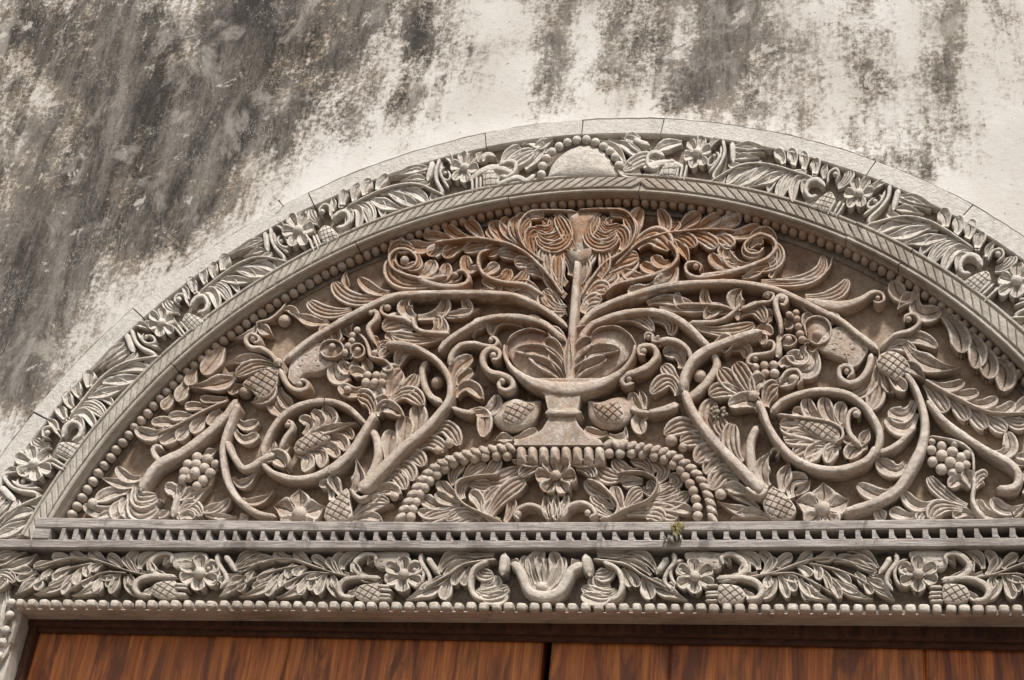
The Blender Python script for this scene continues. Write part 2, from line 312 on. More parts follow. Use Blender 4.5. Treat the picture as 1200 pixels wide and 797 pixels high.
def carve(text, parent, m, y0=0.0, warp=IDENT, hk=1.0, names={}, sp=7.0, jit=0.0):
    """cmd[:name][@height] width  crop-pixels... ; '{' opens sub-parts of the next object, '}' closes"""
    org = (0, 0, 1); cur = parent; opening = False; last = None
    for ln in text.replace(';', '\n').split('\n'):
        tk = ln.split()
        if not tk: continue
        if tk[0] == '{': opening = True; continue
        if tk[0] == '}': cur = parent; continue
        if tk[0] in CROP and len(tk[0]) == 1: org = (*CROP[tk[0]], 4.832); tk = tk[1:]
        elif tk[0] in SC: org = SC[tk[0]]; tk = tk[1:]
        if not tk: continue
        cmd = tk[0]; H = None; nm = None
        if '@' in cmd: cmd, H = cmd.split('@'); H = float(H)
        if ':' in cmd: cmd, nm = cmd.split(':')
        if cmd == '{': opening = True; continue
        if cmd == 's' and nm is None and cur is not parent: nm = 'rim'
        nm = nm or names.get(cmd) or KN.get(cmd); H = (H or KH.get(cmd, .03))*hk
        k = org[2]; W = [float(q)/k for q in tk[1].split(',')] if ',' not in tk[1] or cmd == 's' else None
        if cmd in 'hdwf' : pts = [tuple(map(float, q.split(','))) for q in tk[1:]]
        elif cmd == 'fl': pts = [tuple(map(float, q.split(','))) for q in tk[4:]]
        else: pts = [tuple(map(float, q.split(','))) for q in tk[2:]]
        pts = np.array(pts)/k+np.array(org[:2])
        if jit: pts = pts+np.array([random.gauss(0, jit), random.gauss(0, jit)])+rng.normal(0, jit*.35, pts.shape); W = [q*random.uniform(.88, 1.14) for q in W] if W else W
        if cmd in ('o', 'p', 'm', 's'): o = strip(cmd, pts, W, H, nm, m, cur, y0, warp)
        elif cmd == 'b': o = ball(pts[0], W[0], H, nm, m, cur, y0, warp)
        elif cmd in ('h', 'd', 'w', 'f'): o = body(pts, cmd, H, nm, m, cur, y0, warp, sp=sp)
        elif cmd == 'fl':                                    # fl radius count angle centre : flower > petals
            r = W[0]; n = int(tk[2]); a0 = float(tk[3]); c = pts[0]
            o = ball(c, r*0.27, H*1.25, 'flower', m, cur, y0, warp)
            sc_ = o.scale.copy(); o.scale = (1, 1, 1); old = o.data; me = old.copy(); o.data = me; me.transform(Matrix.Diagonal((*sc_, 1))); o.rotation_euler = (0, 0, 0)
            for i in range(n):
                a = math.radians(a0+360*i/n)+random.uniform(-.06, .06); d = np.array([math.cos(a), math.sin(a)*0.92]); d1 = np.array([math.cos(a+.05), math.sin(a+.05)*0.92])
                strip('o' if n > 5 else 'p', [c+d*r*.22, c+d1*r*.6, c+d*r], [r*(.70 if n <= 5 else .62)], H*random.uniform(.92, 1.05), 'petal', m, o, y0, warp)
        if opening: cur = o; opening = False
    return
# ------------------------------------------------------------------ the carving, traced form by form
TYM_LEFT = """
px s@.046 8,8,9,9 664,382 649,369 628,356 601,345 560,342 526,342 485,343 460,346 433,357 408,370 381,386 360,399 340,415 331,422
px s@.050 10,9,8,8 662,398 650,388 637,378 612,371 585,370 564,374 543,385 523,399 513,411
T o 80 625,310 580,390 515,470; o 55 470,440 450,490 440,540; o 58 425,500 405,560 370,625; o 48 345,585 320,630 285,668
p@.036 80 700,475 600,525 435,538; p@.04 55 900,400 780,385 635,420; m@.046 62 935,425 820,420 705,480
{
h@.044 945,435 900,428 830,445 770,490 740,530 790,560 830,600 890,590 940,510
p@.04 60 930,480 880,600 790,630
}
s@.05 30,34,36,28,24 950,420 905,360 850,325 790,320 760,290 765,260 800,245 835,265 830,292 800,290; b@.05 22 808,272
E s@.05 34,38,40,30,24 420,290 440,350 480,400 530,420 575,405 580,375 550,360 520,375; b@.048 20 538,388
T b@.052 26 942,408
E o 72 395,400 380,480 440,555; o 60 415,400 440,465 490,515; o 46 350,430 330,465 275,488
T o 45 740,500 700,490 672,500; o 50 740,540 700,550 680,590; b@.036 38 755,568
Q s@.044 46,50,56,60,66,60,46 1050,80 970,190 860,290 730,385 600,450 520,550 500,600
s 20,18,12 1000,90 900,130 800,180 700,235 600,275; o 38 995,75 920,85 840,80; o 44 890,130 820,122 755,130; o 46 810,185 740,178 660,188; o 50 720,225 650,212 565,218; o@.034 62 650,240 560,285 475,248; o 56 960,140 925,180 888,228; o 60 870,170 830,225 790,272; o 56 780,215 745,270 705,308; o 62 710,245 680,290 612,325
s 34,38,34,22 650,420 610,430 580,400 572,365 600,345 625,362; o 52 515,520 430,530 370,465; p 52 465,575 370,560 275,522; o 60 440,600 340,615 248,660; o 60 410,640 300,725 180,680; b@.04 28 228,672
m@.038 84 480,560 490,650 598,632; m@.034 90 445,600 480,720 598,690; o 62 420,650 370,700 365,765; o 52 405,640 405,700 465,760; o 42 385,690 330,735 260,760; p 40 600,750 640,730 660,708; o 60 480,720 530,740 590,735
{
p:grape_cluster@.03 44 850,410 900,385 935,365
b:grape 27 768,450; b:grape 28 820,410; b:grape 30 880,420; b:grape 30 750,495; b:grape 28 815,450; b:grape 29 862,470; b:grape@.046 33 808,500; b:grape 30 895,500; b:grape 27 742,535; b:grape 30 855,542; b:grape 24 925,450; b:grape 27 822,575; b:grape 24 780,530
}
s 40,34,30 680,745 695,680 712,610; o 62 705,645 690,600 640,585; o 48 710,645 730,600 742,560; o 60 715,640 770,620 805,608; p 52 710,725 800,645 895,575; p 48 810,715 920,700 1005,648; p 36 870,735 960,750 1045,745; m 66 700,750 780,690 845,745; o 50 720,750 770,735 800,760
E s@.046 50,46,42,42,44,42,34 190,490 140,600 105,700 95,780 120,930 190,1040 290,1110 400,1135
E s@.044 42,42,45,40 118,700 150,780 220,860 330,806 360,790 400,775
E o@.05 80 330,800 400,790 450,850; o 55 385,790 368,740 390,700; p 46 415,785 450,750 490,735
E s@.044 38,42,42,40,36 325,790 330,735 375,640 440,560 540,500 680,478 800,510 900,600
G s@.046 38,48,50,46 320,300 380,352 500,388 620,372 720,320 790,260
V s@.052 62,60,52,46 20,640 130,545 220,410 285,300; s@.034 50,52,50 265,395 296,480 288,590 235,690
{
G h@.038 498,215 520,170 580,135 660,118 705,150 640,195 560,230 515,238
p@.04 46 560,150 700,105 860,68
o@.032 50 555,135 590,75 530,50; o@.032 58 590,130 650,60 600,10; o@.032 66 640,110 710,50 660,-15; o@.03 44 700,100 735,70 765,60
s@.04 28,34,32,24 420,225 450,160 492,100 482,62 455,70; b@.04 17 470,88
o 50 660,150 770,110 832,165; o 60 640,180 750,160 790,232; o 62 600,210 700,210 742,270; o 62 570,230 650,240 650,325; o 60 510,240 580,275 552,345
}
E o 48 165,555 220,620 300,590; o 48 160,630 220,700 300,660; G p 50 155,375 220,415 305,325; p 46 205,500 300,515 388,450; p 50 190,625 220,610 243,595; o 40 0,575 80,560 140,500
fl@.036 150 5 -90 528,582
{
G h@.046 668,600 690,530 750,480 800,440 818,520 822,600 760,625 690,625
o@.036 48 710,505 700,425 648,432; p@.038 64 765,475 725,400 732,350; p@.042 74 820,455 870,390 850,270
s@.05 26,34,26 825,440 845,480 885,500 925,478
}
b 17 820,292; p 46 830,600 930,515 1050,450; p 44 840,612 940,555 1063,530; o 46 830,625 920,600 992,622
H s@.054 88,72,64,60,56,48,44,40,42,46 -100,1030 -40,980 60,880 160,780 270,690 360,590 410,520 420,440 400,370 350,300 280,250 190,210 110,200 50,205
s@.036 42,44,45 290,300 262,350 270,430 310,500 375,535; b@.034 33 345,418; o 54 275,262 165,245 125,335; o 38 110,195 80,165 55,150; o 36 110,212 60,205 28,212; o 38 110,220 55,245 30,285
o@.028 72 442,440 450,350 550,280; o@.026 62 450,455 480,400 552,360; o@.032 58 443,495 520,440 600,512; s@.044 40,36,30,24 415,320 430,260 480,210 560,200 620,215 675,215 690,185 660,165 640,185; b@.044 16 655,188
s@.042 34,40,40 425,560 500,590 560,590; o 62 530,590 650,580 685,492; o 72 535,590 610,610 602,730
{
d@.040 932,515 860,520 790,505 715,530 690,580 660,620 690,665 740,688 820,680 890,640 925,570
h@.046 712,600 730,555 790,532 895,542 870,590 820,640 740,652
}
o 48 780,738 850,725 915,690; p 50 775,742 720,735 668,752
s@.050 26,40,44,46,42,28 648,290 690,292 700,250 655,228 612,255 602,305 640,358 710,378 765,402 775,445 735,468 695,445 705,405; b@.05 22 668,275; b@.05 20 718,420
o@.03 56 840,92 690,70 660,155; p@.026 60 650,100 580,95 545,165; o@.03 50 800,85 880,70 960,110
U s@.038 34,30,25 900,385 820,382 740,372 700,340 690,285; {
p@.040 80 705,290 645,240 683,185
}
s@.04 32,28,24,20 690,330 640,300 550,288 512,262 522,230 550,225; b@.04 20 550,242; o 60 720,292 850,265 872,185; o 50 830,278 990,265 970,185; p 38 860,278 980,268 1070,245; o 52 725,372 850,385 845,290; o 46 800,378 835,340 820,290; m@.026 90 700,360 620,325 525,365; m@.03 66 860,395 700,420 575,395
m 66 345,250 200,265 100,205; p 56 215,318 100,312 -5,252; m 72 545,172 350,190 245,95; o 54 565,155 470,140 385,72; p 48 690,132 630,112 565,72; p 36 330,120 310,90 315,30
T s@.03 16,18,12 822,200 828,180 900,160 960,110 990,70; p 60 820,190 870,225 912,248; p 40 820,190 780,250 685,268; b@.026 36 975,160; p 44 1063,160 1020,108 960,112
B m@.030 84 340,520 140,520 85,400; m@.032 64 95,430 110,335 215,350; m@.034 46 225,360 235,430 165,445; s@.036 24,24,22,20,18,14 400,492 300,512 180,492 95,450 75,390 120,345 190,352 232,395 215,440 165,455 118,430 110,390; b@.038 26 162,408; o 60 240,490 300,465 322,405; o 60 320,505 385,490 395,425; o 46 90,350 150,325 195,325
s@.038 36,36,30,22 230,500 320,540 420,555 505,540 525,500 495,465 450,475; b@.036 18 455,492; o 46 350,520 440,510 470,470
s@.044 22,20,18,14 1050,590 980,490 870,380 770,320 650,290 550,280 450,290 330,305; o 62 370,300 260,335 182,305; o 46 450,290 350,268 268,272; o 56 530,280 450,255 402,212; o 60 605,285 560,225 510,185; o 42 700,300 670,270 625,238; o 76 810,320 710,255 668,180; o@.026 60 815,300 740,235 750,165; m 84 860,345 820,240 850,145; o 62 460,310 350,345 308,385; o 62 560,300 450,335 392,395; m 56 690,330 590,325 498,358; m 62 770,350 680,345 628,385; m 60 850,415 770,370 695,375; m@.028 62 905,440 850,420 785,420; m@.026 60 960,500 900,460 850,470
s@.038 24,26,24,18 950,605 850,545 720,530 620,490 580,430 590,370 645,345; o 62 580,440 520,450 515,380; o 52 600,480 650,460 695,428; o 56 650,505 720,515 755,455; m 62 720,535 800,540 855,465; p 38 780,530 870,545 950,612; m@.024 52 640,590 690,560 600,520; m@.024 52 600,560 630,590 682,585; m@.024 52 700,550 770,605 808,598; o@.024 60 760,580 860,590 900,640; m@.026 70 1000,640 960,600 950,590
R m@.032 76 495,290 400,270 365,210; m@.030 60 480,330 420,250 370,190
U s@.046 28,40,40,34 475,440 448,390 440,350 478,310 490,270 455,255; b@.046 16 460,275; m 44 335,395 285,350 300,310; m 40 350,405 325,350 352,312; o 46 490,480 480,440 500,415; b 18 478,500; o 40 505,520 520,480 540,460
o@.028 56 235,465 170,440 150,400; o@.028 56 240,460 260,400 235,370; o@.028 56 245,470 310,500 330,530; o@.028 54 235,480 200,530 170,545
{
d:cup@.030 160,475 180,430 240,430 295,450 300,490 260,525 200,520
s@.042 14,14,14 165,470 190,435 250,425 292,450 298,490 250,522 195,518 165,485
b@.044 20 237,465
}
{
d:cup@.030 335,490 350,455 390,445 418,470 415,510 380,530 345,520
s@.042 13,13,13 338,495 345,460 385,445 415,465 415,505 380,528 348,515
b@.044 18 382,485
}
b@.046 19 378,372; b@.046 19 352,402; b@.046 20 348,433; b@.046 21 328,462; b@.046 20 308,498; o@.024 70 290,430 220,380 180,400
s@.042 14,26,24,18,22,18 385,385 420,420 440,470 450,515 500,530 545,545 575,590 535,600 520,575; o 50 400,500 430,560 450,600; o 62 370,545 320,590 292,540; o 66 330,625 260,640 245,545
o 62 420,690 350,720 275,680; b@.04 22 322,705; o@.03 60 425,620 380,600 340,615
{
b:grape_bunch@.04 24 435,625
}
b:grape 24 485,625; b:grape 23 532,628; b:grape 25 425,665; b:grape 25 475,665; b:grape 23 518,665
E w@.032 468,350 478,280 520,215 600,165 652,152 690,185 660,235 720,265 640,310 560,325 510,385
V m@.04 76 270,305 250,230 182,208; o 62 300,240 310,190 245,165; o@.042 56 295,285 310,240 362,232; o@.046 62 285,310 340,265 438,318; m@.034 120 360,205 375,120 435,60; m@.034 64 385,210 470,165 522,85; m@.036 72 370,235 470,190 555,262
o 76 360,590 365,480 390,408; o 80 440,520 450,420 462,325; o 80 510,440 530,340 522,258; m 74 570,445 680,385 760,490; b@.04 27 706,475; m 68 480,545 580,470 688,525; b@.036 22 640,518; m 72 420,590 500,545 558,608; m 72 370,650 450,610 500,690; m 72 320,690 400,655 455,740; o 60 255,785 340,735 428,765; b@.036 25 395,778
G m 60 900,590 960,520 1040,530
B m@.034 66 905,440 880,340 868,262; m@.034 66 985,515 955,420 965,335; m@.032 60 1045,590 1025,480 1035,375; m@.028 60 860,330 790,250 800,165
"""
TYM_RIGHT = """
px s@.046 9,9,8,8,9 677,384 690,368 708,357 748,342 785,333 826,330 860,329.5 902,336 933,348 964,364 986,375 1006,391 1029,408
px s@.050 10,9,8,10,10 678,398 690,382 702,375 729,366 760,363 785,368 806,381 822,397 830,405
C s@.030 20,18,14 190,620 250,520 330,420 430,360 495,300; m@.028 70 215,600 205,450 285,345; m@.028 60 320,440 330,360 395,290; m@.026 60 390,380 400,300 450,240; m@.026 76 290,500 400,420 525,385; m@.024 70 250,570 350,520 380,480; m@.024 76 215,640 290,570 350,590; m@.022 70 200,700 250,640 310,640
s@.034 20,16,12,10 390,430 520,310 640,262 740,245 900,232 1063,235; o 74 510,300 495,210 540,112; o 60 560,290 670,230 635,115; o@.026 48 660,250 720,225 735,188; o@.026 62 735,245 800,190 875,142; o@.026 60 825,235 920,190 985,155; o@.026 52 950,230 1020,195 1080,180; m@.028 72 700,255 790,285 835,335; m@.028 72 810,250 900,285 965,335; m@.028 72 920,245 1000,285 1055,335
m@.034 100 500,320 610,270 700,350; s@.038 20,26,26,22,16 690,290 742,370 722,425 660,468 560,502 400,542 330,592; o 58 700,410 650,425 602,382; o 54 665,455 590,455 538,425; o 54 590,490 500,500 432,468; o@.034 64 620,520 550,580 462,572; o@.036 84 725,430 690,510 608,548; p@.03 52 700,280 775,350 805,425; m@.024 110 280,590 380,480 520,395; m@.022 90 225,660 270,560 350,530; o@.030 40 740,400 720,330 690,300
D o@.026 62 -40,235 60,185 135,190; o@.026 66 0,250 150,255 248,210; o@.028 60 -60,300 40,290 80,330
m@.028 60 150,455 330,420 325,310; m@.028 54 335,345 290,250 185,285; m@.030 44 175,290 165,360 245,368; s@.034 28,28,26,24,20,14 -100,495 80,468 200,432 290,390 335,330 312,282 250,258 195,280 155,320 175,362 235,368 268,330; o@.028 34 190,330 230,300 255,318; o 58 200,425 90,420 55,340; o 46 80,450 10,425 -35,368; p 44 140,502 220,475 305,420; o@.026 40 300,500 320,440 300,400
m@.026 56 250,528 430,528 540,500 595,450 600,380; s@.024 16,16,12 330,520 540,515 630,460 655,385; m@.026 60 500,612 620,612 700,580 745,515; s@.034 22,70,60,40,22,18 510,630 640,660 740,655 820,625 880,588 935,595 945,635 905,650 885,630; b@.032 16 912,625
C s@.036 30,26,22,16 1063,470 960,492 850,502 792,470 795,425 845,418 880,440 865,465; b@.036 18 848,445; o 62 1080,440 980,425 938,372; o 54 1070,370 1010,370 1010,320
J m@.03 56 290,105 480,45 605,130; m@.026 64 560,60 690,70 700,155
s@.050 26,40,46,50,44,30 560,262 525,265 525,225 565,212 610,225 622,270 580,325 510,360 445,380 425,415 450,440 495,420; b@.05 22 552,250; b@.048 20 468,408
s@.044 30,36,40 820,300 800,232 740,187 680,178 635,190; s@.044 22,22 635,190 600,190 600,150 565,145 555,175; b@.044 20 582,168; o 52 660,170 650,185 610,195
s@.038 50,58,58,54 945,255 965,320 925,400 860,470 800,510; s@.042 60,46,36 750,545 660,575 570,592
b@.034 36 868,380; o 72 765,340 745,255 662,262; m 62 755,425 700,370 658,325; m@.034 70 745,490 690,410 592,485; o 72 575,595 525,640 548,712; o 52 545,575 500,535 490,478; p 42 555,570 545,510 528,462; s@.036 28,40 590,592 520,585 470,565
{
d@.040 230,515 300,522 370,502 440,495 475,540 485,585 450,640 380,672 300,668 240,612
h@.046 258,533 330,545 400,525 436,580 420,635 340,640 280,600
}
o 48 345,705 280,712 218,685; p 50 350,715 430,735 448,665
Z s@.054 44,52,58,60,62 640,465 540,490 430,530 330,570 250,630 200,720 190,800
X s@.056 60,64,66,74,88 345,170 375,260 430,350 500,440 580,530 680,630 795,750
Z o@.026 70 960,440 940,390 900,350; o@.026 70 980,440 1030,400 1060,430; o@.024 60 940,520 900,560 940,580; p@.040 84 500,350 490,280 530,222; s@.036 26,28,26 230,420 380,415 450,385 490,350 540,300; o 50 480,355 340,330 325,228; o 44 300,325 190,330 165,245; s@.034 22,18 160,318 380,322 470,350; s@.04 34,28,22,18 520,345 620,310 690,300 708,262 672,252 645,270; b@.04 20 675,270; m@.034 66 490,390 600,340 655,420; m@.03 62 260,440 450,470 600,430; o@.028 60 430,345 380,340 315,400; o@.026 50 -10,310 100,290 260,330; m@.026 44 60,340 200,340 330,345
o 62 650,440 670,390 705,375; o 50 600,470 650,455 700,490; o 44 580,480 640,490 640,545; s@.044 18,30,34,24 660,545 685,525 710,540 700,585 640,600 580,610 560,650 610,670; b@.044 18 685,540; b@.044 18 605,632
s@.046 26,38,42,36,24 745,480 745,420 725,350 718,300 745,268 782,285 765,325 740,305; b@.046 17 757,295
o@.044 66 325,590 430,520 420,590; o 56 400,580 530,560 545,625
o@.030 60 950,470 900,420 925,372; o@.030 60 960,470 1000,400 1055,415; o@.030 60 960,490 1030,520 1050,560; o@.030 56 940,500 930,550 905,570; o@.030 50 930,480 880,500 868,455
{
d:cup@.030 890,480 880,420 940,385 1010,400 1035,460 1010,520 950,545 905,525
s@.042 16,16,16 892,490 885,425 935,388 1000,400 1032,455 1015,520 955,545 905,522
b@.044 26 955,488
}
{
d:cup@.030 745,530 760,500 800,490 835,510 830,545 790,560 755,550
s@.040 14,14,14 748,520 775,495 820,500 838,530 800,558 758,548
b@.044 20 792,518
}
b@.046 19 795,380; b@.046 20 835,370; b@.046 20 840,405; b@.046 22 848,448; b@.046 24 858,490; b@.046 24 870,522; b 16 818,390; m@.026 54 930,400 920,340 860,312; m@.026 60 960,400 1000,380 1050,420
s@.034 40,44,70 740,480 735,560 725,615; o@.036 74 850,560 870,620 780,600; o@.032 76 930,560 930,680 830,690; o@.036 58 770,440 790,430 800,420
{
b:grape_bunch@.044 26 603,677
}
b:grape 26 655,665; b:grape 26 707,663; b:grape 25 612,715; b:grape 26 660,710; b:grape@.046 28 712,710; o@.034 60 740,660 780,640 818,660; o@.036 70 700,760 790,740 830,690; s@.04 22,26,26,22 740,760 780,700 840,690 868,740 840,775; b@.04 32 822,742
M w@.034 740,120 800,108 885,165 950,222 940,262 900,320 850,335 820,290 690,240 665,205
X m@.044 84 735,200 690,110 632,22; m@.042 84 700,195 610,130 548,52; m@.04 74 710,215 590,175 487,205; o@.044 78 775,290 720,230 598,262; o@.044 76 750,200 750,140 805,112; m@.042 84 800,260 830,180 878,155; o 60 745,230 730,200 738,190; b@.05 30 738,208
s@.054 52,44,46,44 760,230 790,290 820,370 870,460 940,540 1020,590 1090,615
M s@.050 40,42,44,44,50,50 400,590 470,522 590,478 720,465 850,492 950,572 1012,680 1015,760 985,840
N s@.050 48,54,56,50,46,46,50 1000,200 960,265 900,305 780,335 660,325 540,270 450,180 390,90 340,-5
X s@.036 50,56,64,76 762,375 725,450 718,530 738,640 790,740
m@.030 90 560,440 480,340 520,235; m@.028 66 590,450 560,400 540,330; m@.034 84 670,582 610,480 625,365
m@.034 80 475,450 360,375 235,430; b@.038 38 272,455; m@.034 82 530,515 440,450 325,475; b@.034 28 340,498; m@.034 92 610,585 500,520 415,585; m@.034 92 645,645 560,570 465,650; m@.034 90 660,680 570,640 500,740; p@.036 62 745,765 620,725 555,735; b@.036 34 552,762
N p 54 335,560 220,475 100,445; p 54 345,575 230,570 95,510; p 46 400,610 280,575 175,615
{
h@.046 412,425 480,470 542,550 520,605 460,618 400,600 358,540 368,480
p@.040 80 390,425 350,330 405,228; p@.040 78 462,455 480,370 512,295; o@.036 66 520,490 520,400 612,392
s@.05 30,38,32 255,430 300,468 350,478 385,440
}
s 18,22,18 400,250 410,222 440,222 448,250 425,258; p@.03 52 540,470 590,440 628,392
fl@.036 160 5 -90 695,555
px s@.048 9,11,13,14,16,13,11,9,8 988,599 1000,595 1014,591 1030,585 1052,571 1068,547 1080,522 1084,495 1080,472 1071,450 1061,436
P s@.046 40,46,52,46,54,60,50 415,-10 520,110 640,200 760,275 880,340 935,405 925,470 870,492 812,488
s@.04 44,42,38 140,285 250,240 355,125
o 78 345,-10 290,75 200,48; o 78 350,60 290,150 180,95; o 78 300,340 230,390 132,325; o 72 232,485 150,530 22,468; o 62 470,560 360,590 280,505; m 62 645,590 510,520 425,425; o 58 360,640 270,640 210,610; m 66 440,600 400,640 375,680; m@.034 76 620,600 490,595 440,665; o 52 690,645 620,625 570,660; o 60 140,595 145,630 175,670
s@.044 40,34,28,30 745,660 692,600 675,540 685,470 680,420; o@.036 60 670,475 600,440 545,485; o@.04 60 675,480 650,430 635,390; m@.026 70 680,480 720,430 750,430
{
s:berry_husk@.042 16,22,22,18 430,195 530,212 620,240 675,300 682,410
b:grape 30 500,250; b:grape@.046 33 560,285; b:grape@.046 35 502,305; b:grape 29 442,275; b:grape@.048 34 550,345; b:grape 36 612,318; b:grape 32 450,340; b:grape@.044 34 500,382; b:grape@.044 34 600,372; b:grape 29 560,402; b:grape 30 646,300; b:grape 28 640,360; b:grape 28 575,240; b:grape 22 445,230
}
o 72 775,290 880,275 868,172; o 62 890,640 750,635 712,550; o 62 975,590 860,612 785,545; p 34 895,650 940,625 966,585; o 34 975,350 930,345 908,328; o 44 990,420 1000,330 920,315; o 60 970,520 1000,450 960,400
Y s@.036 24,20,14,12 500,500 600,560 700,610 800,660 900,690 1080,690; o 52 530,512 640,545 722,512; o 52 640,565 730,590 805,568; o 52 740,612 830,642 912,605; o 58 830,662 930,685 1010,630; m 84 505,520 570,600 625,685; m 78 640,605 700,660 740,735; m 78 740,655 800,720 845,782; m 72 830,690 900,750 965,795; m 64 940,695 1010,750 1075,745; o 60 1000,690 1060,640 1120,620
{
h@.046 225,400 250,355 310,338 370,360 412,410 410,450 370,480 340,500 290,470 240,435
p@.044 64 340,400 440,440 505,500; o@.042 62 300,440 340,510 398,560
}
s@.04 24,30,34,28,20 245,322 330,250 425,222 470,175 440,132 390,145 385,175; b@.04 20 408,165; o 62 280,320 430,262 572,322; o 56 270,335 350,305 452,348; p@.036 92 390,300 520,415 705,428
s@.048 40,50,44,40,34,26 200,350 180,440 130,505 65,520 18,485 22,435 70,425 92,465 60,490; b@.046 18 60,462; m 84 205,370 190,510 92,590; m 84 222,390 235,540 190,672; o 72 225,430 290,500 302,580
o@.03 96 595,110 690,230 705,350; o@.03 90 735,225 800,330 778,435; o@.03 92 810,300 865,400 850,492; o@.03 96 890,390 960,450 940,565; o@.028 84 450,0 470,120 595,110; p@.028 64 450,30 400,45 345,105
O o@.028 78 355,115 270,120 228,35
"""
TYM_MID = """
px s@.052 15,12,12,11,10 662,470 667,443 669,405 672,360 676,312 677,305
R p@.058 46 505,700 510,560 515,435
R o@.052 56 470,690 430,640 285,565; o@.050 56 478,640 400,545 205,530; o@.050 62 480,600 440,520 372,478; o@.048 60 485,550 460,460 395,415; o@.048 44 478,690 455,620 400,550
o@.052 56 530,690 570,640 728,570; o@.050 56 528,640 620,545 800,522; o@.050 62 528,600 570,520 645,470; o@.048 60 530,550 550,460 625,405; o@.048 44 530,690 555,620 605,550
{
d:vase_bowl@.034 150,520 165,470 220,430 290,405 380,425 470,455 510,470 560,455 640,430 700,398 790,395 860,440 893,490 870,540 800,610 680,690 510,715 350,695 230,640
s:vase_rim@.060 18,34,60,92,104,90,60,34,18 150,490 150,560 200,640 300,705 400,735 510,745 620,735 730,700 820,640 875,560 890,490
}
R s@.046 9,9 160,490 200,440 290,408 390,432; s@.046 9,9 640,435 700,400 790,397 860,442 890,490
px f:vase_foot@.052 620,443 708,443 696,452 680,462 676,480 642,480 638,462 628,452
f:vase_foot@.054 645,487 673,487 678,498 688,509 703,515 708,521 601,521 604,515 622,512 635,503 
px s:vase_ring@.064 10,11,10 638,482 659,483 681,482
"""
TYM_GARL = """
I fl@.050 115 6 -60 1018,370
o@.046 48 960,475 965,540 985,615; o@.046 46 1018,470 1018,540 1022,620; K o@.046 46 110,475 100,540 70,615; o@.044 40 20,480 30,540 36,615
K s@.044 26,32,34,26 85,610 125,545 200,522 258,550 275,590 240,605; b@.044 20 235,585
I s@.044 26,32,34,26 975,605 935,555 870,535 812,555 785,590 810,615; b@.044 24 803,592
I p@.046 58 950,292 860,290 770,282; m@.04 62 940,310 880,320 815,375
K p@.046 40 130,290 230,300 335,283; m@.04 58 165,315 235,330 262,378
I s@.04 14,12,10 720,635 600,580 500,530 450,465 470,400 560,372 700,362; m 76 560,375 690,395 815,325; m 60 445,420 440,350 505,290; m 60 500,385 550,335 625,300; m 56 600,372 660,330 700,268; o 62 475,490 395,450 368,398; o 56 480,525 400,510 340,468; o 62 410,545 320,530 265,485; o 50 450,548 340,590 238,570; m 64 480,560 360,590 270,635; m 54 600,615 500,580 400,625; m 62 500,395 590,425 655,420; m 60 490,500 480,430 525,420; o 62 600,585 580,510 530,468; m 62 620,595 630,510 695,440; m@.034 80 630,600 720,480 850,395; m 66 700,630 640,570 740,495; o 44 730,630 760,570 778,498; m 60 560,620 520,600 440,640
K s@.04 14,12,10 330,622 440,560 570,508 622,440 620,390 560,352 480,346 400,356; m 74 450,372 350,375 290,320; m 64 520,345 430,330 388,278; m 60 590,372 560,300 475,282; m 76 625,400 660,340 600,290; m 66 640,440 735,410 698,372; m 66 600,490 700,470 735,440; m 64 550,530 700,530 808,465; o 54 560,545 700,545 828,575; m 82 450,575 620,565 745,610; o 62 545,400 480,400 425,415; m 62 440,565 490,490 545,455; o 62 435,565 400,500 388,430
s@.04 18,14 300,615 385,590 402,530 360,470 290,410 228,388; m 74 385,490 290,450 225,395; m 54 385,545 300,520 268,480; m 54 370,595 310,570 285,545; m 70 560,600 620,590 660,625; m 60 540,440 600,460 580,400
"""
GB_L = [(745,260),(685,258),(620,262),(560,270),(500,282),(440,300),(390,330),(345,365),(305,400),(275,440),(248,475),(225,520),(205,562),(197,605)]
GB_R = [(355,245),(418,245),(483,245),(547,250),(610,262),(668,280),(720,308),(762,340),(790,380),(815,418),(832,458),(846,505),(855,552),(857,600)]
ROPE_L = [(785,205),(740,208),(690,212),(635,220),(575,230),(520,242),(465,258),(410,278),(360,302),(315,332),(278,366),(248,404),(222,446),(195,490),(168,535),(145,580),(130,625)]
ROPE_R = [(325,185),(380,192),(440,190),(500,200),(560,210),(615,218),(670,232),(720,254),(768,282),(812,316),(850,354),(880,396),(902,440),(918,486),(930,534),(938,582),(940,630)]
BEADS = [(85.9,598),(98.3,578),(111.7,557),(127.3,539),(141,520),(164.5,492),(179.4,473.8),(194.5,456.6),(248.3,409),(267,395),(286.6,379.2),(304,367),(323.8,353.5),(345.5,342.5),(365.6,330.7),(386,320.4),(406.6,309),(427.3,298.6),(449,288.5),(471,280),(504,268.6),(527,262),(548.7,255.6),(571.4,251.5),(594.2,246.9),(618,243.8),(658.6,239.7),(693.8,237.6),(743.5,238.6),(789,240.7),(822,243.8),(861.7,251.5),(884.5,256.6),(907.3,262.4),(930,269.7),(951.8,277),(973.5,286.6),(995.2,297),(1016,305.9),(1035.6,316.6),(1067.3,332.8),(1088,345.9),(1107.7,359.3),(1126.3,373.8),(1142.9,388.7),(1161.5,405.9),(1178,422.5),(1193.6,440.7)]
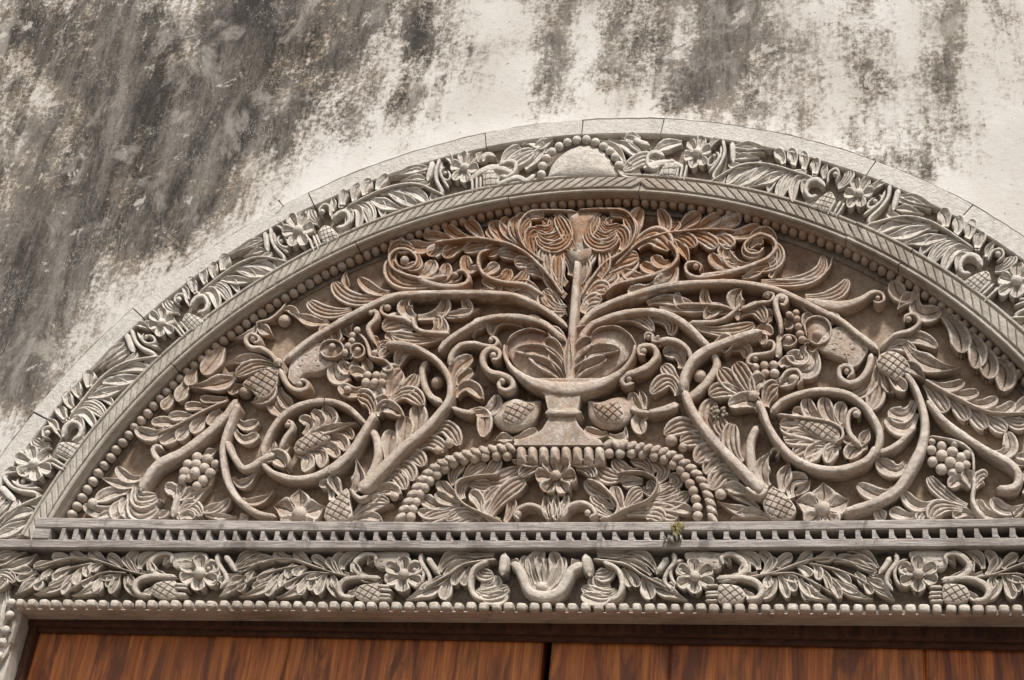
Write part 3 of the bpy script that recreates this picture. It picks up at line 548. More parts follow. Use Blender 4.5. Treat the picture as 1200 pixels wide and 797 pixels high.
# one repeat of the arch carving (bracket, fan, long frond, eye, pod, flower), read between two flowers
ARCH_BRACKET = """
S4 s:roll@.030 34,34 612,378 645,468
s@.027 22,20,20 640,345 655,400 690,440 750,470 748,490; s@.025 18,16,16 665,365 690,410 740,432 770,440; s@.027 14,14,14 700,372 690,400 720,420 755,415 750,390 720,378; b@.026 10 716,398
p@.028 38 610,415 545,460 450,550; p@.026 32 618,440 560,475 480,545; p@.026 30 635,468 590,490 520,545; p@.026 30 660,470 640,500 560,560
p@.028 32 640,330 690,325 730,360; p@.026 26 700,345 720,330 745,365
"""
ARCH_FROND = """
S4 s@.031 12,11,10,9 770,488 620,512 520,570 440,650 330,790; o@.029 50 425,635 420,600 442,558; o@.029 50 385,685 368,655 378,612; o@.029 50 350,735 330,705 330,662; o@.029 50 305,785 288,755 285,725; o@.021 41 520,575 620,545 712,552; p 54 490,610 600,600 720,575; o@.021 38 455,645 540,605 630,640; p 50 425,690 520,670 630,638; o@.021 40 395,725 480,680 545,725; o@.021 40 360,770 450,720 515,775; p@.022 40 700,500 740,520 780,480
S5 m 56 395,150 480,115 570,175; o@.029 50 375,190 450,150 510,235; o 44 350,230 410,190 440,262; o 46 345,195 325,155 312,122; p 40 310,240 290,205 255,180; s 18,16,14 300,265 275,230 235,240 230,280 262,290; b 14 255,268; m@.022 60 270,330 210,330 180,300
"""
ARCH_POD = """
S5 s@.030 30,30,28,24 330,280 352,225 395,200 432,228 425,275 385,300; p 34 440,270 430,300 400,310
{
h@.032 298,372 310,325 352,312 425,325 405,362 370,402
}
s@.028 18,18 268,425 342,468; s@.028 18,18 282,402 355,446; s@.026 18,18 300,385 368,425
fl@.030 92 6 20 178,430
"""
# one repeat of the lintel frieze round the flower at (471,672)
LIN_UNIT = """
L6 s:roll@.034 34,34,34 803,200 825,240 852,282
s@.030 26,26,24,22 775,182 770,225 805,280 812,320 785,358; s@.028 20,20,18 728,218 765,235 785,280 770,325 740,345; s@.028 16,14,14 725,248 750,245 762,268 745,292 722,290; b@.028 10 738,268
p@.030 34 850,255 905,190 985,182; p@.028 30 860,275 915,215 1000,205; p@.028 30 872,288 930,240 1010,212
p@.028 40 800,350 860,320 905,300
fl@.034 92 6 30 685,288
s@.032 28,32,30,22 575,318 500,298 458,262 470,218 515,190 560,200 555,235; p@.030 36 578,318 500,300 478,250; p 30 560,195 540,220 520,245
w@.028 560,185 640,178 718,184 718,215 690,225 640,258 600,262 562,250
s@.034 28,30,34,28 580,308 480,303 410,318 382,355 398,395 450,402; p 34 470,350 440,390 400,400
{
h@.034 455,375 480,338 530,328 572,333 574,405 520,415 470,402
}
s@.034 18,18 573,345 632,348; s@.034 18,18 573,366 632,370; s@.034 18,18 573,387 632,391; s@.032 16,16 573,405 630,408
"""
LIN_FROND = """
L5 s@.027 9,9,8,8 700,298 600,278 500,240 400,212 300,216 150,265; o 36 240,235 190,248 148,265; o 36 330,215 290,205 245,215; o 42 410,208 360,200 335,178; o 44 495,232 455,205 420,175; o 42 565,258 545,225 500,200; o 40 625,285 598,245 575,210; o 38 640,285 610,225 650,180; p 46 650,262 680,205 755,178; o@.034 40 650,275 705,285 690,225
o 32 170,280 120,300 78,325; o 36 190,295 180,335 165,372; p 42 165,310 120,355 65,398; o 32 235,268 210,300 203,328; o 34 330,255 290,285 250,325; o 34 335,300 280,335 228,356; p 40 340,300 260,365 158,396; o 36 355,285 320,335 295,394; o 32 390,250 360,300 350,348; o 38 420,238 398,275 402,310; o 34 430,305 400,340 383,356; p 42 470,300 430,365 335,400; o 36 480,295 460,345 450,392; o 36 500,275 512,320 492,360; o 38 475,245 440,270 425,295; o 40 560,285 540,340 520,392; o 34 580,300 590,350 632,396; o 36 600,290 610,320 600,350; o 30 545,280 520,300 470,310; s@.026 7,6 440,235 330,260 230,300 110,375; s@.026 7,6 600,285 500,280 430,310 330,370
"""
LIN_TULIP = """
L7 o 62 128,365 100,260 150,180; o 60 150,365 205,280 185,182; o 46 115,350 65,280 62,202; o 42 115,330 85,260 98,198; o 46 165,350 215,290 240,210; o 40 150,330 160,280 165,215; o@.03 36 140,330 130,260 128,205
s@.040 50,56,64,56,48 -5,232 30,262 50,310 82,370 150,392 215,370 255,310 280,265 335,238; b@.038 26 135,350
"""
LIN_SIDE = """
L6 s:roll@.044 46,56,46 1165,188 1158,240 1150,292
s@.034 12,10 1125,218 980,240 900,290 790,352; p 50 800,350 780,340 800,340; p 66 870,335 800,365 702,410; o 40 975,255 940,300 928,342; o 40 1005,250 985,300 968,342; o 52 905,300 890,355 872,408; m 50 1115,195 1050,185 982,192; s@.036 26,30,26 1090,225 1020,262 1000,330 1018,385 1060,408; m 56 1040,235 1055,285 1112,292; m 54 1050,340 1110,340 1120,295; m 60 1030,360 1090,385 1185,352; m 48 900,240 960,215 1010,215; o 60 1060,375 1100,405 1180,385; o@.03 40 1190,225 1210,235 1230,240
"""
TYM_HEART = """
C s@.042 9,11,12,12 180,122 300,116 430,122 485,165 505,230 480,310 430,360 365,405; m@.038 58 300,125 245,170 225,232 240,290 300,325 370,305 405,255; m@.036 50 300,160 265,205 285,255 345,280 400,235; m@.034 42 330,150 310,195 350,232 420,212; o@.032 30 380,160 350,180 370,205; m@.038 66 425,345 440,270 395,230; m@.036 60 465,310 485,230 440,165; m@.032 50 480,200 440,145 360,150
m@.034 60 195,330 240,250 290,150; m@.030 56 215,480 215,400 270,355; m@.032 60 300,500 330,430 320,350
"""
TYM_HEART_MID = """
C d@.036 110,125 200,116 300,125 245,200 212,290 205,350 180,362 155,345 152,280 128,200; d@.050 105,335 145,358 180,335 215,352 255,328 235,385 180,422 130,388
R m@.034 64 500,150 450,70 475,-30; m@.03 60 495,220 420,150 400,80; m@.028 60 490,290 420,230 385,205; m@.03 54 545,170 600,90 600,10
"""
TYM_BIRD = """
{
M h@.040 530,622 620,636 705,648 775,680 795,722 765,752 700,742 620,702 560,665
s@.044 14,22,22,20 435,602 600,622 720,640 800,680 806,735 765,762
o@.036 72 770,660 640,610 608,508; o@.036 72 795,665 720,590 712,505; o@.034 62 815,680 790,610 815,535; o@.032 48 650,632 580,600 525,582
m@.034 110 770,765 620,690 452,665; m@.032 100 770,775 630,730 475,745; m@.030 90 770,785 640,790 530,840
s@.042 34,38,34,26,18 915,785 855,720 835,650 848,592 882,572 908,600 890,622
N o@.036 72 770,170 670,215 612,292; o@.036 70 800,190 750,220 722,298; p@.036 56 800,150 860,172 918,192; o@.034 76 950,195 880,215 838,275; p@.032 62 905,195 935,150 958,105
}
M b@.044 22 886,606
"""
# ------------------------------------------------------------------ the wall, ground and door
LROW = {}
for k, yy, yv in (('r0', -.090, [(50, 606), (330, 610), (600, 611.5), (900, 610.5), (1190, 606.5)]), ('r1', -.090, [(70, 618.7), (450, 622.8), (700, 623), (1000, 620.5), (1190, 618)]),
                  ('r2', -.090, [(50, 631.8), (450, 633), (700, 632.7), (1190, 629.5)]), ('r3', -.090, [(20, 642), (450, 643), (700, 643), (1190, 640.5)]),
                  ('r4', -.088, [(20, 700.5), (450, 704.5), (750, 706.5), (1190, 708)]), ('r5', -.092, [(20, 712.5), (600, 716), (1190, 719.5)])):
    w = unproj(yv, yy); LROW[k] = (np.polyfit(w[:, 0], w[:, 2], 2), yy)
def lz(k, x): 
    return float(np.polyval(LROW[k][0], np.clip(x, -1.3, 1.3)))
XL0 = unproj([(14, 706)], -.09)[0][0]; XR0 = -XL0+0.02
FLOOR_LINTEL = -.056
GW = thing("plaster_wall", "tall whitewashed plaster wall with black mould streaks running down above the arch", "wall", (0, 0, 0))
def stain_px(uv):
    D = [(40, 60, 30, 330, 60, .9), (120, 40, 90, 250, 55, .9), (200, 60, 160, 260, 60, .95), (270, 40, 200, 230, 55, .9), (330, 30, 260, 200, 50, .8), (20, 300, 30, 440, 45, .9), (90, 270, 60, 400, 35, .9),
         (380, 20, 330, 150, 35, .7), (430, 0, 400, 70, 35, .6), (500, 0, 470, 120, 25, .55), (650, 0, 645, 110, 24, .85), (720, 0, 715, 90, 32, .8), (770, 0, 765, 70, 36, .75), (850, 0, 835, 90, 40, .95), (900, 30, 880, 110, 30, .7),
         (950, 60, 940, 130, 26, .55), (1010, 60, 1000, 160, 24, .5), (1030, 40, 1020, 100, 22, .55), (1115, 0, 1108, 110, 22, .75), (1110, 60, 1105, 150, 12, .6), (1030, 185, 1080, 200, 18, .5), (1130, 150, 1150, 158, 12, .55),
         (300, 150, 240, 240, 30, .5), (800, 80, 790, 120, 20, .6), (1180, 0, 1190, 30, 30, .4), (30, 20, 10, 60, 40, .5), (560, 60, 520, 110, 10, .35), (700, 110, 690, 135, 8, .4), (940, 130, 935, 150, 12, .4)]
    D += [(440, 30, 520, 60, 70, .33), (520, 100, 480, 150, 40, .22), (960, 40, 1180, 90, 80, .30), (900, 130, 1000, 175, 40, .25), (1060, 170, 1130, 190, 30, .25), (600, 20, 620, 130, 30, .2), (810, 130, 860, 135, 30, .22), (1010, 190, 1070, 205, 20, .4), (480, 20, 400, 140, 30, .4), (540, 40, 500, 130, 18, .4)]
    Lt = [(215, 0, 220, 70, 10, .55), (30, 85, 50, 120, 22, .55), (5, 130, 30, 190, 18, .4), (195, 60, 190, 90, 14, .3), (590, 0, 570, 120, 40, .5), (270, 85, 265, 110, 14, .3), (240, 130, 180, 300, 10, .18), (700, 20, 692, 130, 5, .5), (688, 20, 683, 60, 4, .5), (1060, 40, 1060, 120, 14, .3), (10, 220, 5, 280, 15, .35), (170, 150, 120, 330, 8, .2), (760, 0, 758, 120, 4, .3), (905, 0, 903, 50, 3, .3), (985, 110, 985, 130, 20, .3), (60, 440, 110, 380, 24, .5)]
    D = [q if q[0] < 520 else (*q[:5], q[5]*(.95 if 780 < q[0] < 880 else .60)) for q in D]
    Lt += [(800, 20, 790, 60, 12, .4), (1060, 0, 1060, 60, 20, .4), (680, 60, 660, 120, 14, .4), (960, 20, 960, 60, 18, .35), (1180, 60, 1190, 140, 40, .4), (340, 90, 330, 120, 12, .35), (110, 20, 100, 60, 14, .35), (90, 130, 60, 210, 14, .3), (300, 190, 270, 215, 12, .4), (450, 60, 470, 90, 18, .4)]
    s = np.zeros(len(uv))
    def cap(a): 
        p = np.array(a[:2]); d = np.array(a[2:4], float)-p; t = np.clip(((uv-p)@d)/max(d@d, 1), 0, 1); q = np.linalg.norm(uv-p-t[:, None]*d, axis=1)
        return a[5]*np.exp(-(q/a[4])**2*0.8)
    for a in D: s = np.maximum(s, cap(a))*0.6+0.4*(1-(1-s)*(1-cap(a)))
    for a in Lt: s = s*(1-cap(a))
    s = np.where(uv[:, 1] < 0, s*0.6+.25, s)+.04; return np.clip(s, 0, 1)
def build_wall():
    Ri = 1.199*RAD; zs = ZF; n1, n2 = 360, 120; inner = []
    for i in range(n1+1):
        t = i/n1
        if t < .12: inner.append((Ri, zs*(t/.12)))
        elif t > .88: inner.append((-Ri, zs*((1-t)/.12)))
        else:
            a = math.pi*(t-.12)/.76; q_ = Ri*(1+.0005*math.sin(a*23)+.0005*math.sin(a*57+1)+.0004*math.sin(a*131)+.0003*math.sin(a*211+2)); inner.append((q_*math.cos(a), zs+q_*math.sin(a)))
    V = []; uvp = []
    for i, (x, z) in enumerate(inner):
        t = i/n1
        d = np.array([x, z-zs*.6]); 
        if t < .12 or t > .88: ox, oz = math.copysign(7, x), z*1.0
        else:
            a = math.pi*(t-.12)/.76; dx, dz = math.cos(a), math.sin(a); k = min(7/max(abs(dx), 1e-6), (9.5-zs)/max(dz, 1e-6)); ox, oz = dx*k, zs+dz*k
        for j in range(n2+1):
            s = (j/n2)**2.2; V.append((x+(ox-x)*s, -0.036-0.0135*math.exp(-s*7/.10), z+(oz-z)*s))
    V = np.array(V); Fc = [[i*(n2+1)+j, (i+1)*(n2+1)+j, (i+1)*(n2+1)+j+1, i*(n2+1)+j+1] for i in range(n1) for j in range(n2)]
    uv = proj(V); uv = np.vstack([uv, uv[::n2+1]]); nb = len(V); V = np.vstack([V, V[::n2+1]*[1, 0, 1]+[0, .33, 0]]); Fc += [[nb+i, nb+i+1, (i+1)*(n2+1), i*(n2+1)] for i in range(n1)]
    V[:, 1] += -0.003*np.sin(V[:, 0]*4.1+V[:, 2]*2.3)*np.clip((np.hypot(V[:, 0], V[:, 2]-zs)-Ri)*4, 0, 1)
    st = stain_px(uv); far = (uv[:, 0] < -30) | (uv[:, 0] > 1230)
    st = np.where(far, 0.45*st+0.3, st)
    m, t, b = mat("stained_plaster"); n = N(t); mo = n.attr("tint_mask")
    p = n.pos(1, 1, 1); streak = n.noise(n.pos(9, 9, 1.5), 2.2, 10, 0.72, 0.8); blot = n.noise(p, 4.0, 10, 0.7, 0.6); spk = n.noise(p, 55, 8, 0.75); fine = n.noise(p, 170, 5, 0.7); sc2 = n.noise(n.pos(14, 14, 3.0), 7, 8, 0.75, 1.5)
    cl2 = n.noise(n.pos(1.4, 1, .8), 9, 9, 0.62, 1.2); grit = n.noise(p, 95, 9, .8)
    v = mo
    drip = n.noise(n.pos(30, 10, .9), 2.2, 6, .65, .3)
    for q, k in ((drip, .5), (streak, .75), (blot, 1.0), (cl2, 1.2), (spk, 1.25), (grit, 1.5)): v = n.math('ADD', v, n.math('MULTIPLY', n.math('SUBTRACT', q, 0.5), k))
    v = n.math('MULTIPLY', v, n.ramp(mo, -0.02, 0.20))
    f1 = n.ramp(v, 0.10, 0.60); f2 = n.ramp(v, 0.33, 0.80)
    clean = n.mix(n.ramp(n.noise(p, 2.3, 8, 0.6), 0.35, 0.65), (0.66, 0.635, 0.60), (0.55, 0.515, 0.47))
    clean = n.mix(n.math('MULTIPLY', n.ramp(n.noise(n.pos(5, 5, 1.6), 3.4, 9, .7, 1.2), 0.52, 0.72), 0.55), clean, (0.50, 0.46, 0.41))
    clean = n.mix(n.math('MULTIPLY', n.ramp(fine, 0.6, 0.8), 0.2), clean, (0.4, 0.37, 0.33))
    scr = n.n("ShaderNodeTexVoronoi", feature='DISTANCE_TO_EDGE'); n.l(n.pos(1, 1, .6), scr.inputs['Vector']); scr.inputs['Scale'].default_value = 2.1
    wv = n.n("ShaderNodeVectorMath", operation='ADD'); 
    bs = n.noise(n.pos(3.2, 3, .8), 1.5, 5, .6, 1.0)
    tone = n.math('ADD', n.math('ADD', n.math('MULTIPLY', bs, 1.1), n.math('MULTIPLY', streak, .9)), n.math('ADD', n.math('MULTIPLY', spk, .55), n.math('ADD', n.math('MULTIPLY', sc2, .7), n.math('MULTIPLY', fine, .25))))
    c = n.mix(n.math('MULTIPLY', f1, .9), clean, n.mix(n.ramp(blot, .35, .65), (0.20, 0.145, 0.09), (0.30, 0.265, 0.22)))
    c = n.mix(n.math('MULTIPLY', f2, 0.95), c, n.mix(n.ramp(tone, 1.55, 2.15), (0.022, 0.019, 0.016), (0.23, 0.205, 0.18)))
    wash = n.math('MULTIPLY', n.ramp(n.noise(n.pos(1.5, 1, 1), 5.5, 10, .68, .6), .52, .64), n.math('MULTIPLY', n.ramp(mo, .04, .4), .42)); c = n.mix(wash, c, (0.47, 0.43, 0.385))
    pt = n.math('MULTIPLY', n.ramp(n.noise(p, 62, 3, .55), .66, .70), n.ramp(n.noise(p, 4.5, 4, .6), .44, .60)); c = n.mix(n.math('MULTIPLY', pt, .7), c, (0.17, 0.15, 0.13))
    # pale scratches and flaked spots where the mould has come off
    sv = n.noise(n.pos(3, 3, 1.3), 10, 3, 0.6, 3.0); line = n.math('ABSOLUTE', n.math('SUBTRACT', sv, 0.5))
    lf = n.math('MULTIPLY', n.ramp(line, 0.012, 0.0), n.ramp(n.noise(p, 7, 5), 0.52, 0.62))
    c = n.mix(n.math('MULTIPLY', lf, 0.75), c, (0.62, 0.58, 0.52))
    c = n.mix(n.math('MULTIPLY', n.ramp(n.noise(p, 13, 9, .74, .5), 0.60, 0.64), 0.6), c, (0.60, 0.56, 0.50))
    cr = n.noise(n.pos(1.0, 1, 1.0), 3.3, 4, 0.55, 1.4); cl = n.math('ABSOLUTE', n.math('SUBTRACT', cr, 0.47))
    ck = n.math('MULTIPLY', n.ramp(cl, 0.0022, 0.0006), n.ramp(n.noise(p, 5, 3), 0.54, 0.58)); c = n.mix(n.math('MULTIPLY', ck, .7), c, (0.16, 0.13, 0.11))
    n.l(c, b.inputs['Base Color']); b.inputs['Roughness'].default_value = 0.92; b.inputs['Specular IOR Level'].default_value = 0.2
    n.bump(n.math('ADD', n.math('ADD', n.math('MULTIPLY', blot, 1.5), spk), n.math('SUBTRACT', n.math('MULTIPLY', fine, 0.35), n.math('ADD', ck, n.math('MULTIPLY', lf, -.3)))), b, 0.005, 0.35)
    o = mesh_obj("plaster_face", V, Fc, m, GW, st)
    for s in (-1, 1):   # the cut edge of the plaster down each side of the doorway
        pass
build_wall()
def sheet(name, V, m, **k):
    o = mesh_obj(name, V, [[0, 1, 2, 3]], m, None, smooth=False); o["kind"] = 'structure'; return o
sheet("ground", [(-60, -80, 0), (60, -80, 0), (60, 3, 0), (-60, 3, 0)], M_GROUND)
# unlit room behind the doors
rm = mesh_obj("room_behind", [(-2, .3, 0.005), (2, .3, 0.005), (2, .3, 4), (-2, .3, 4), (-2, 2, 0.005), (2, 2, 0.005), (2, 2, 4), (-2, 2, 4)], [[4, 5, 6, 7], [0, 4, 7, 3], [5, 1, 2, 6], [3, 7, 6, 2], [0, 1, 5, 4]], M_DARK, None, smooth=False); rm["kind"] = 'structure'
_d = unproj([(600, 733)], 0.)[0]-CAM; YBK = float(CAM[1]+_d[1]*(lz('r5', 0)-CAM[2])/_d[2])
# ------------------------------------------------------------------ door leaves
m, t, b = mat("varnished_door_wood"); n = N(t); obi = n.n("ShaderNodeObjectInfo")
g1 = n.noise(n.pos(30, 10, 1.0), 2.4, 9, 0.7, .7); g2 = n.noise(n.pos(140, 30, 5), 2, 6, 0.6); g3 = n.noise(n.pos(11, 3, 1.6), 1.7, 5, 0.6, 1.2)
c = n.mix(n.ramp(g1, .3, .7), (0.34, 0.07, 0.012), (0.78, 0.27, 0.055)); c = n.mix(n.math('MULTIPLY', n.ramp(g3, .42, .62), .85), c, (0.085, 0.016, 0.006))
c = n.mix(n.math('MULTIPLY', n.ramp(g2, .5, .75), .6), c, (0.06, 0.016, 0.006)); c = n.mix(n.math('MULTIPLY', obi.outputs['Random'], .25), c, (0.36, 0.13, 0.04))
n.l(c, b.inputs['Base Color']); b.inputs['Roughness'].default_value = .45; n.bump(n.math('ADD', g1, g2), b, .003, .5); M_DOOR = m
YD = YBK+.032; print('YBK', YBK)
def doorx(u): return unproj([(u, 797)], YD)[0][0]
top = lz('r5', 0)+0.05
M_JAMB = carved_wood('shade_dark_frame_wood', (0.10, 0.038, 0.018), (0.05, 0.018, 0.009), (0.025, 0.01, 0.005), gx=6, gz=1.2, patchy=.6, wear_rim_light=0)  # near-black brown carries the shade under the lintel in its colour
for nm, lab, edges in (("door_leaf", "left orange-brown plank door leaf under the carved lintel, left of the dark gap", [10, 330, 632.5]), ("door_leaf", "right orange-brown plank door leaf under the carved lintel, right of the dark gap", [642, 784, 1085, 1290])):
    xs = [doorx(e) for e in edges]; D = thing(nm, lab, "door", ((xs[0]+xs[-1])/2, YD+.02, 0.02), "pair of door leaves")
    for a, b_ in zip(xs[:-1], xs[1:]):
        dy = random.uniform(-.003, .003); extrude([(a+.0004, .02), (b_-.0004, .02), (b_-.0004, top+.1), (a+.0004, top+.1)], YD+dy, YD+.045, "plank", M_DOOR, D, bevel=.004)
HD = thing("door_header", "wooden header board above the door leaves, darkened in its colour for the shade", "door frame", (0, .01, top))
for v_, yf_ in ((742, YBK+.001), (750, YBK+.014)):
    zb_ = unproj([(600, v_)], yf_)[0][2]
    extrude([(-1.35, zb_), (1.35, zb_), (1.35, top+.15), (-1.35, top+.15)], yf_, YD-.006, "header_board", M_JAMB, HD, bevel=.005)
# ------------------------------------------------------------------ jamb posts
for s, lab in ((-1, "carved grey wooden door post at the left below the lintel end"), (1, "carved grey wooden door post holding up the right end of the lintel")):
    xi = unproj([(30, 745)], 0.0)[0][0]; xi = abs(xi); J = thing("door_post", lab, "door post", (s*(xi+.12), 0, 0))
    zt = lz('r5', s*1.3)-0.002
    extrude([(s*xi, 0.0), (s*(xi+.26), 0.0), (s*(xi+.26), zt+.05), (s*xi, zt+.05)], -.042, .10, "post", M_FRM, J, bevel=.003)
    extrude([(s*(xi-.022), 0.0), (s*(xi-.002), 0.0), (s*(xi-.002), zt+.05), (s*(xi-.022), zt+.05)], .0, .14, "stop_strip", M_JAMB, J, bevel=.003)
    if s < 0:
        def jw(q): return q
        carve("px p 9 -2,735 6,715 8,672;p 8 0,720 4,700 2,670;p 9 -6,780 2,765 13,752;p 8 -8,768 0,752 10,738;b 5 12,706;b 5 10,720;b 5 5,738;b 5 1,752;b 5 -3,768;b 5 -8,784;o 9 -12,700 -6,690 4,684", J, M_FRM, y0=-.042, hk=.8)
# ------------------------------------------------------------------ arch frame
AF = thing("arch_frame", "bleached carved wooden arch frame set in the plaster round the fanlight", "arch", (0, YF, ZC+.25))
AL, AR = math.radians(14), math.radians(166)
def pang(u, v): return float(pol([(u, v)])[0][0])
R_ = RAD
seamsA = sorted([AL, pang(1018, 200), pang(776, 147), pang(682, 150), pang(569, 165), pang(364, 232), pang(160, 365), pang(35, 480), AR, pang(1130, 250)])
for a, b_ in zip(seamsA[:-1], seamsA[1:]):
    dy = random.uniform(-.0025, .0015); arcband(a+.0010, b_-.0010, 1.158*R_, 1.2005*R_, YF+.004+dy, -.015, "rim_block", M_RIM, AF, bevel=.003)
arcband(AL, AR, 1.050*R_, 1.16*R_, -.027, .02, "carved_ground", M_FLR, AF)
seamsB = sorted([AL, pang(1063, 300), pang(999, 268), pang(750, 215), pang(595, 222), pang(414, 277), pang(200, 425), AR])
for a, b_ in zip(seamsB[:-1], seamsB[1:]):
    dy = random.uniform(-.002, .002)
    arcband(a+.001, b_-.001, 1.0090*R_, 1.0555*R_, YF+.004+dy, .02, "moulding_block", M_MLD, AF, bevel=.003)
    arcband(a+.001, b_-.001, 1.049*R_, 1.0550*R_, YF-.001+dy, YF+.01, "outer_fillet", M_MLD, AF, bevel=.002)
    arcband(a+.001, b_-.001, 1.0090*R_, 1.0160*R_, YF-.001+dy, YF+.01, "inner_fillet", M_MLD, AF, bevel=.003)
    arcband(a+.001, b_-.001, 1.0075*R_, 1.0095*R_, YF+.022, .02, "reveal_strip", M_TYM, AF, bevel=.002)
    nn = max(2, int(round((b_-a)*R_*1.03/0.0275))); sg = 1 if (a+b_)/2 > math.pi/2 else -1
    for i in range(nn):
        p0, p1 = a+(b_-a)*i/nn+.0008, a+(b_-a)*(i+1)/nn-.0008; sk = .015*sg; ri, ro = 1.0200*R_, 1.0445*R_
        q = [(ri, p0+sk), (ri, p1+sk), ((ri+ro)/2, p1), (ro, p1-sk), (ro, p0-sk), ((ri+ro)/2, p0)]
        q = [(r_*math.cos(t_), ZF+r_*math.sin(t_)) for r_, t_ in q]
        extrude(q, YF-.0015+dy+random.uniform(-.0006, .0006), YF+.012, "moulding_lozenge", M_MLD, AF, bevel=.0022)
WK = 0.98
# arch carving: the unit between two flowers, turned round the arc
def flo(u, v): return float(pol([(u, v)])[0][0])
aL = [flo(37.3, 541.7), flo(188.3, 378.6), flo(348, 269.7), flo(543, 194)]; aR = [flo(817, 178.7), flo(1005, 226), flo(1182, 336)]
A0_, A1_ = aL[0], aL[1]                                  # reference unit: from flower 0 (pod) to flower 1 (bracket)
def awarp(t0, t1):
    def f(q):
        a, r_ = pol(q); r_ = RAD*(1.0585+(r_/RAD-1.061)*(.087/.086)); k = (a-A0_)/(A1_-A0_); return unpol(t0+(t1-t0)*k, r_)
    return f
st_ = aL[0]-aL[1]
units = [(aL[0]+st_, aL[0], 1, 1), (aL[0], aL[1], 1, 1), (aL[1], aL[2], 1, 1), (aL[2], aL[3], 1, 1)]
stR = aR[0]-aR[1]
units += [(aR[2]-stR, aR[2], 1, 1), (aR[2], aR[1], 1, 1), (aR[1], aR[0], 1, 1)]
for (t0, t1, a_, b_) in units:
    f = awarp(t0, t1); carve(ARCH_BRACKET+ARCH_FROND, AF, M_FRM, y0=-.0315, warp=f, jit=.8, hk=.9); carve(ARCH_POD, AF, M_FRM, y0=-.0315, warp=f, sp=5.0, jit=.7)
for (t0, t1) in ((aL[3], aL[3]+(aL[3]-aL[2])), (aR[0], aR[0]+(aR[0]-aR[1]))):
    carve(ARCH_POD, AF, M_FRM, y0=-.0315, warp=awarp(t0, t1))
# crown of the arch: half-moon boss in a string of beads
carve("""
c2 d:half_moon@.034 640,545 655,505 690,470 735,448 780,448 820,470 845,505 858,543 748,545
b:bead 14 622,540; b:bead 14 625,514; b:bead 14 638,490; b:bead 14 655,470; b:bead 14 677,453; b:bead 14 703,440; b:bead 14 732,433; b:bead 14 762,432; b:bead 14 790,440; b:bead 14 815,453; b:bead 14 836,468; b:bead 14 852,487; b:bead 15 864,512
m@.026 40 470,560 540,500 600,470; p@.024 34 570,520 610,480 640,440; p@.022 34 640,470 600,440 560,450; o@.026 34 500,510 520,480 560,460; s@.028 20,26,18 400,560 470,520 540,545; s@.03 16,18,20,16 480,575 545,550 575,560 605,540; p@.022 26 440,470 425,490 440,505; s@.03 22,18 440,500 450,480 480,485; p@.024 30 590,460 630,445 660,430
p@.026 34 940,500 900,460 830,430; p@.026 34 960,490 910,440 870,422; p@.026 30 880,500 850,460 800,432; m@.026 40 1000,520 950,490 880,530; o@.028 44 930,530 890,530 880,500; s@.028 22,26,20 940,520 1010,505 1063,520; p@.024 36 930,430 900,425 880,440; s@.03 22,18 960,450 930,440 910,430; p@.026 36 1060,440 1010,450 960,480
""", AF, M_FRM, y0=-.0315)
# ------------------------------------------------------------------ tympanum
WK = 1.10
TY = thing("carved_tympanum", "pierced wooden fanlight panel carved with a footed vase, scrolling vines and birds under the arch", "carved panel", (0, .01, lz('r0', 0)))
n_ = 90; aa = np.linspace(math.radians(10), math.radians(170), n_); P = np.stack([1.007*R_*np.cos(aa), ZF+1.007*R_*np.sin(aa)], 1); P[:, 1] = np.maximum(P[:, 1], lz('r1', 0)-.0)
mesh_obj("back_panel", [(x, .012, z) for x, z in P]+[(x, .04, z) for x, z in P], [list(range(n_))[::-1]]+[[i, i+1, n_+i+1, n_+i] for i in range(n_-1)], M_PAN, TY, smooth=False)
def scal(px, y): w = unproj(px, y); return w
carve(TYM_LEFT, TY, M_TYM); carve(TYM_RIGHT, TY, M_TYM); carve(TYM_MID, TY, M_TYM); carve(TYM_GARL, TY, M_TYM); carve(TYM_BIRD, TY, M_TYM)
mir = lambda q: np.stack([1352-np.atleast_2d(q)[:, 0], np.atleast_2d(q)[:, 1]+1.5], 1)
carve(TYM_HEART, TY, M_TYM); carve(TYM_HEART, TY, M_TYM, warp=mir); carve(TYM_HEART_MID, TY, M_TYM)
bm = sphere_mesh("bead", 16, 10); bm.materials.append(M_TYM)
w = unproj(BEADS, -.016); ang = np.arctan2(w[:, 2]-ZC, w[:, 0]); rad = np.hypot(w[:, 0], w[:, 2]-ZC); o_ = np.argsort(ang); rf = np.polyfit(ang, rad, 3)
an = math.pi-math.asin((lz('r0', 0)-ZC-.01)/R_); step = .0250/R_; ae = math.asin((lz('r0', 0)-ZC-.01)/R_)
while an > ae:
    r_ = float(np.polyval(rf, np.clip(an, ang.min(), ang.max())))*random.uniform(.9985, 1.0015); k = random.uniform(.93, 1.04)
    place(bm, "bead", (r_*math.cos(an), -.009, ZC+r_*math.sin(an)), TY, ((.0124 if math.cos(an) < -.45 else .0112)*k, .017, .0116*random.uniform(.95, 1.08)), (0, random.uniform(-.4, .4), 0)); an -= step*random.uniform(.97, 1.03)
arcband(ae-.02, math.pi-ae+.02, .9865*R_, 1.012*R_, .006, .02, "bead_bed", M_FLR, TY)  # dark tone stands in for shade between the beads
for L_, k in ((GB_L, 'I'), (GB_R, 'K')):
    for (x, y) in L_: ball((CROP[k][0]+x/4.832, CROP[k][1]+y/4.832), 6.0, .046, "bead", M_TYM, TY)
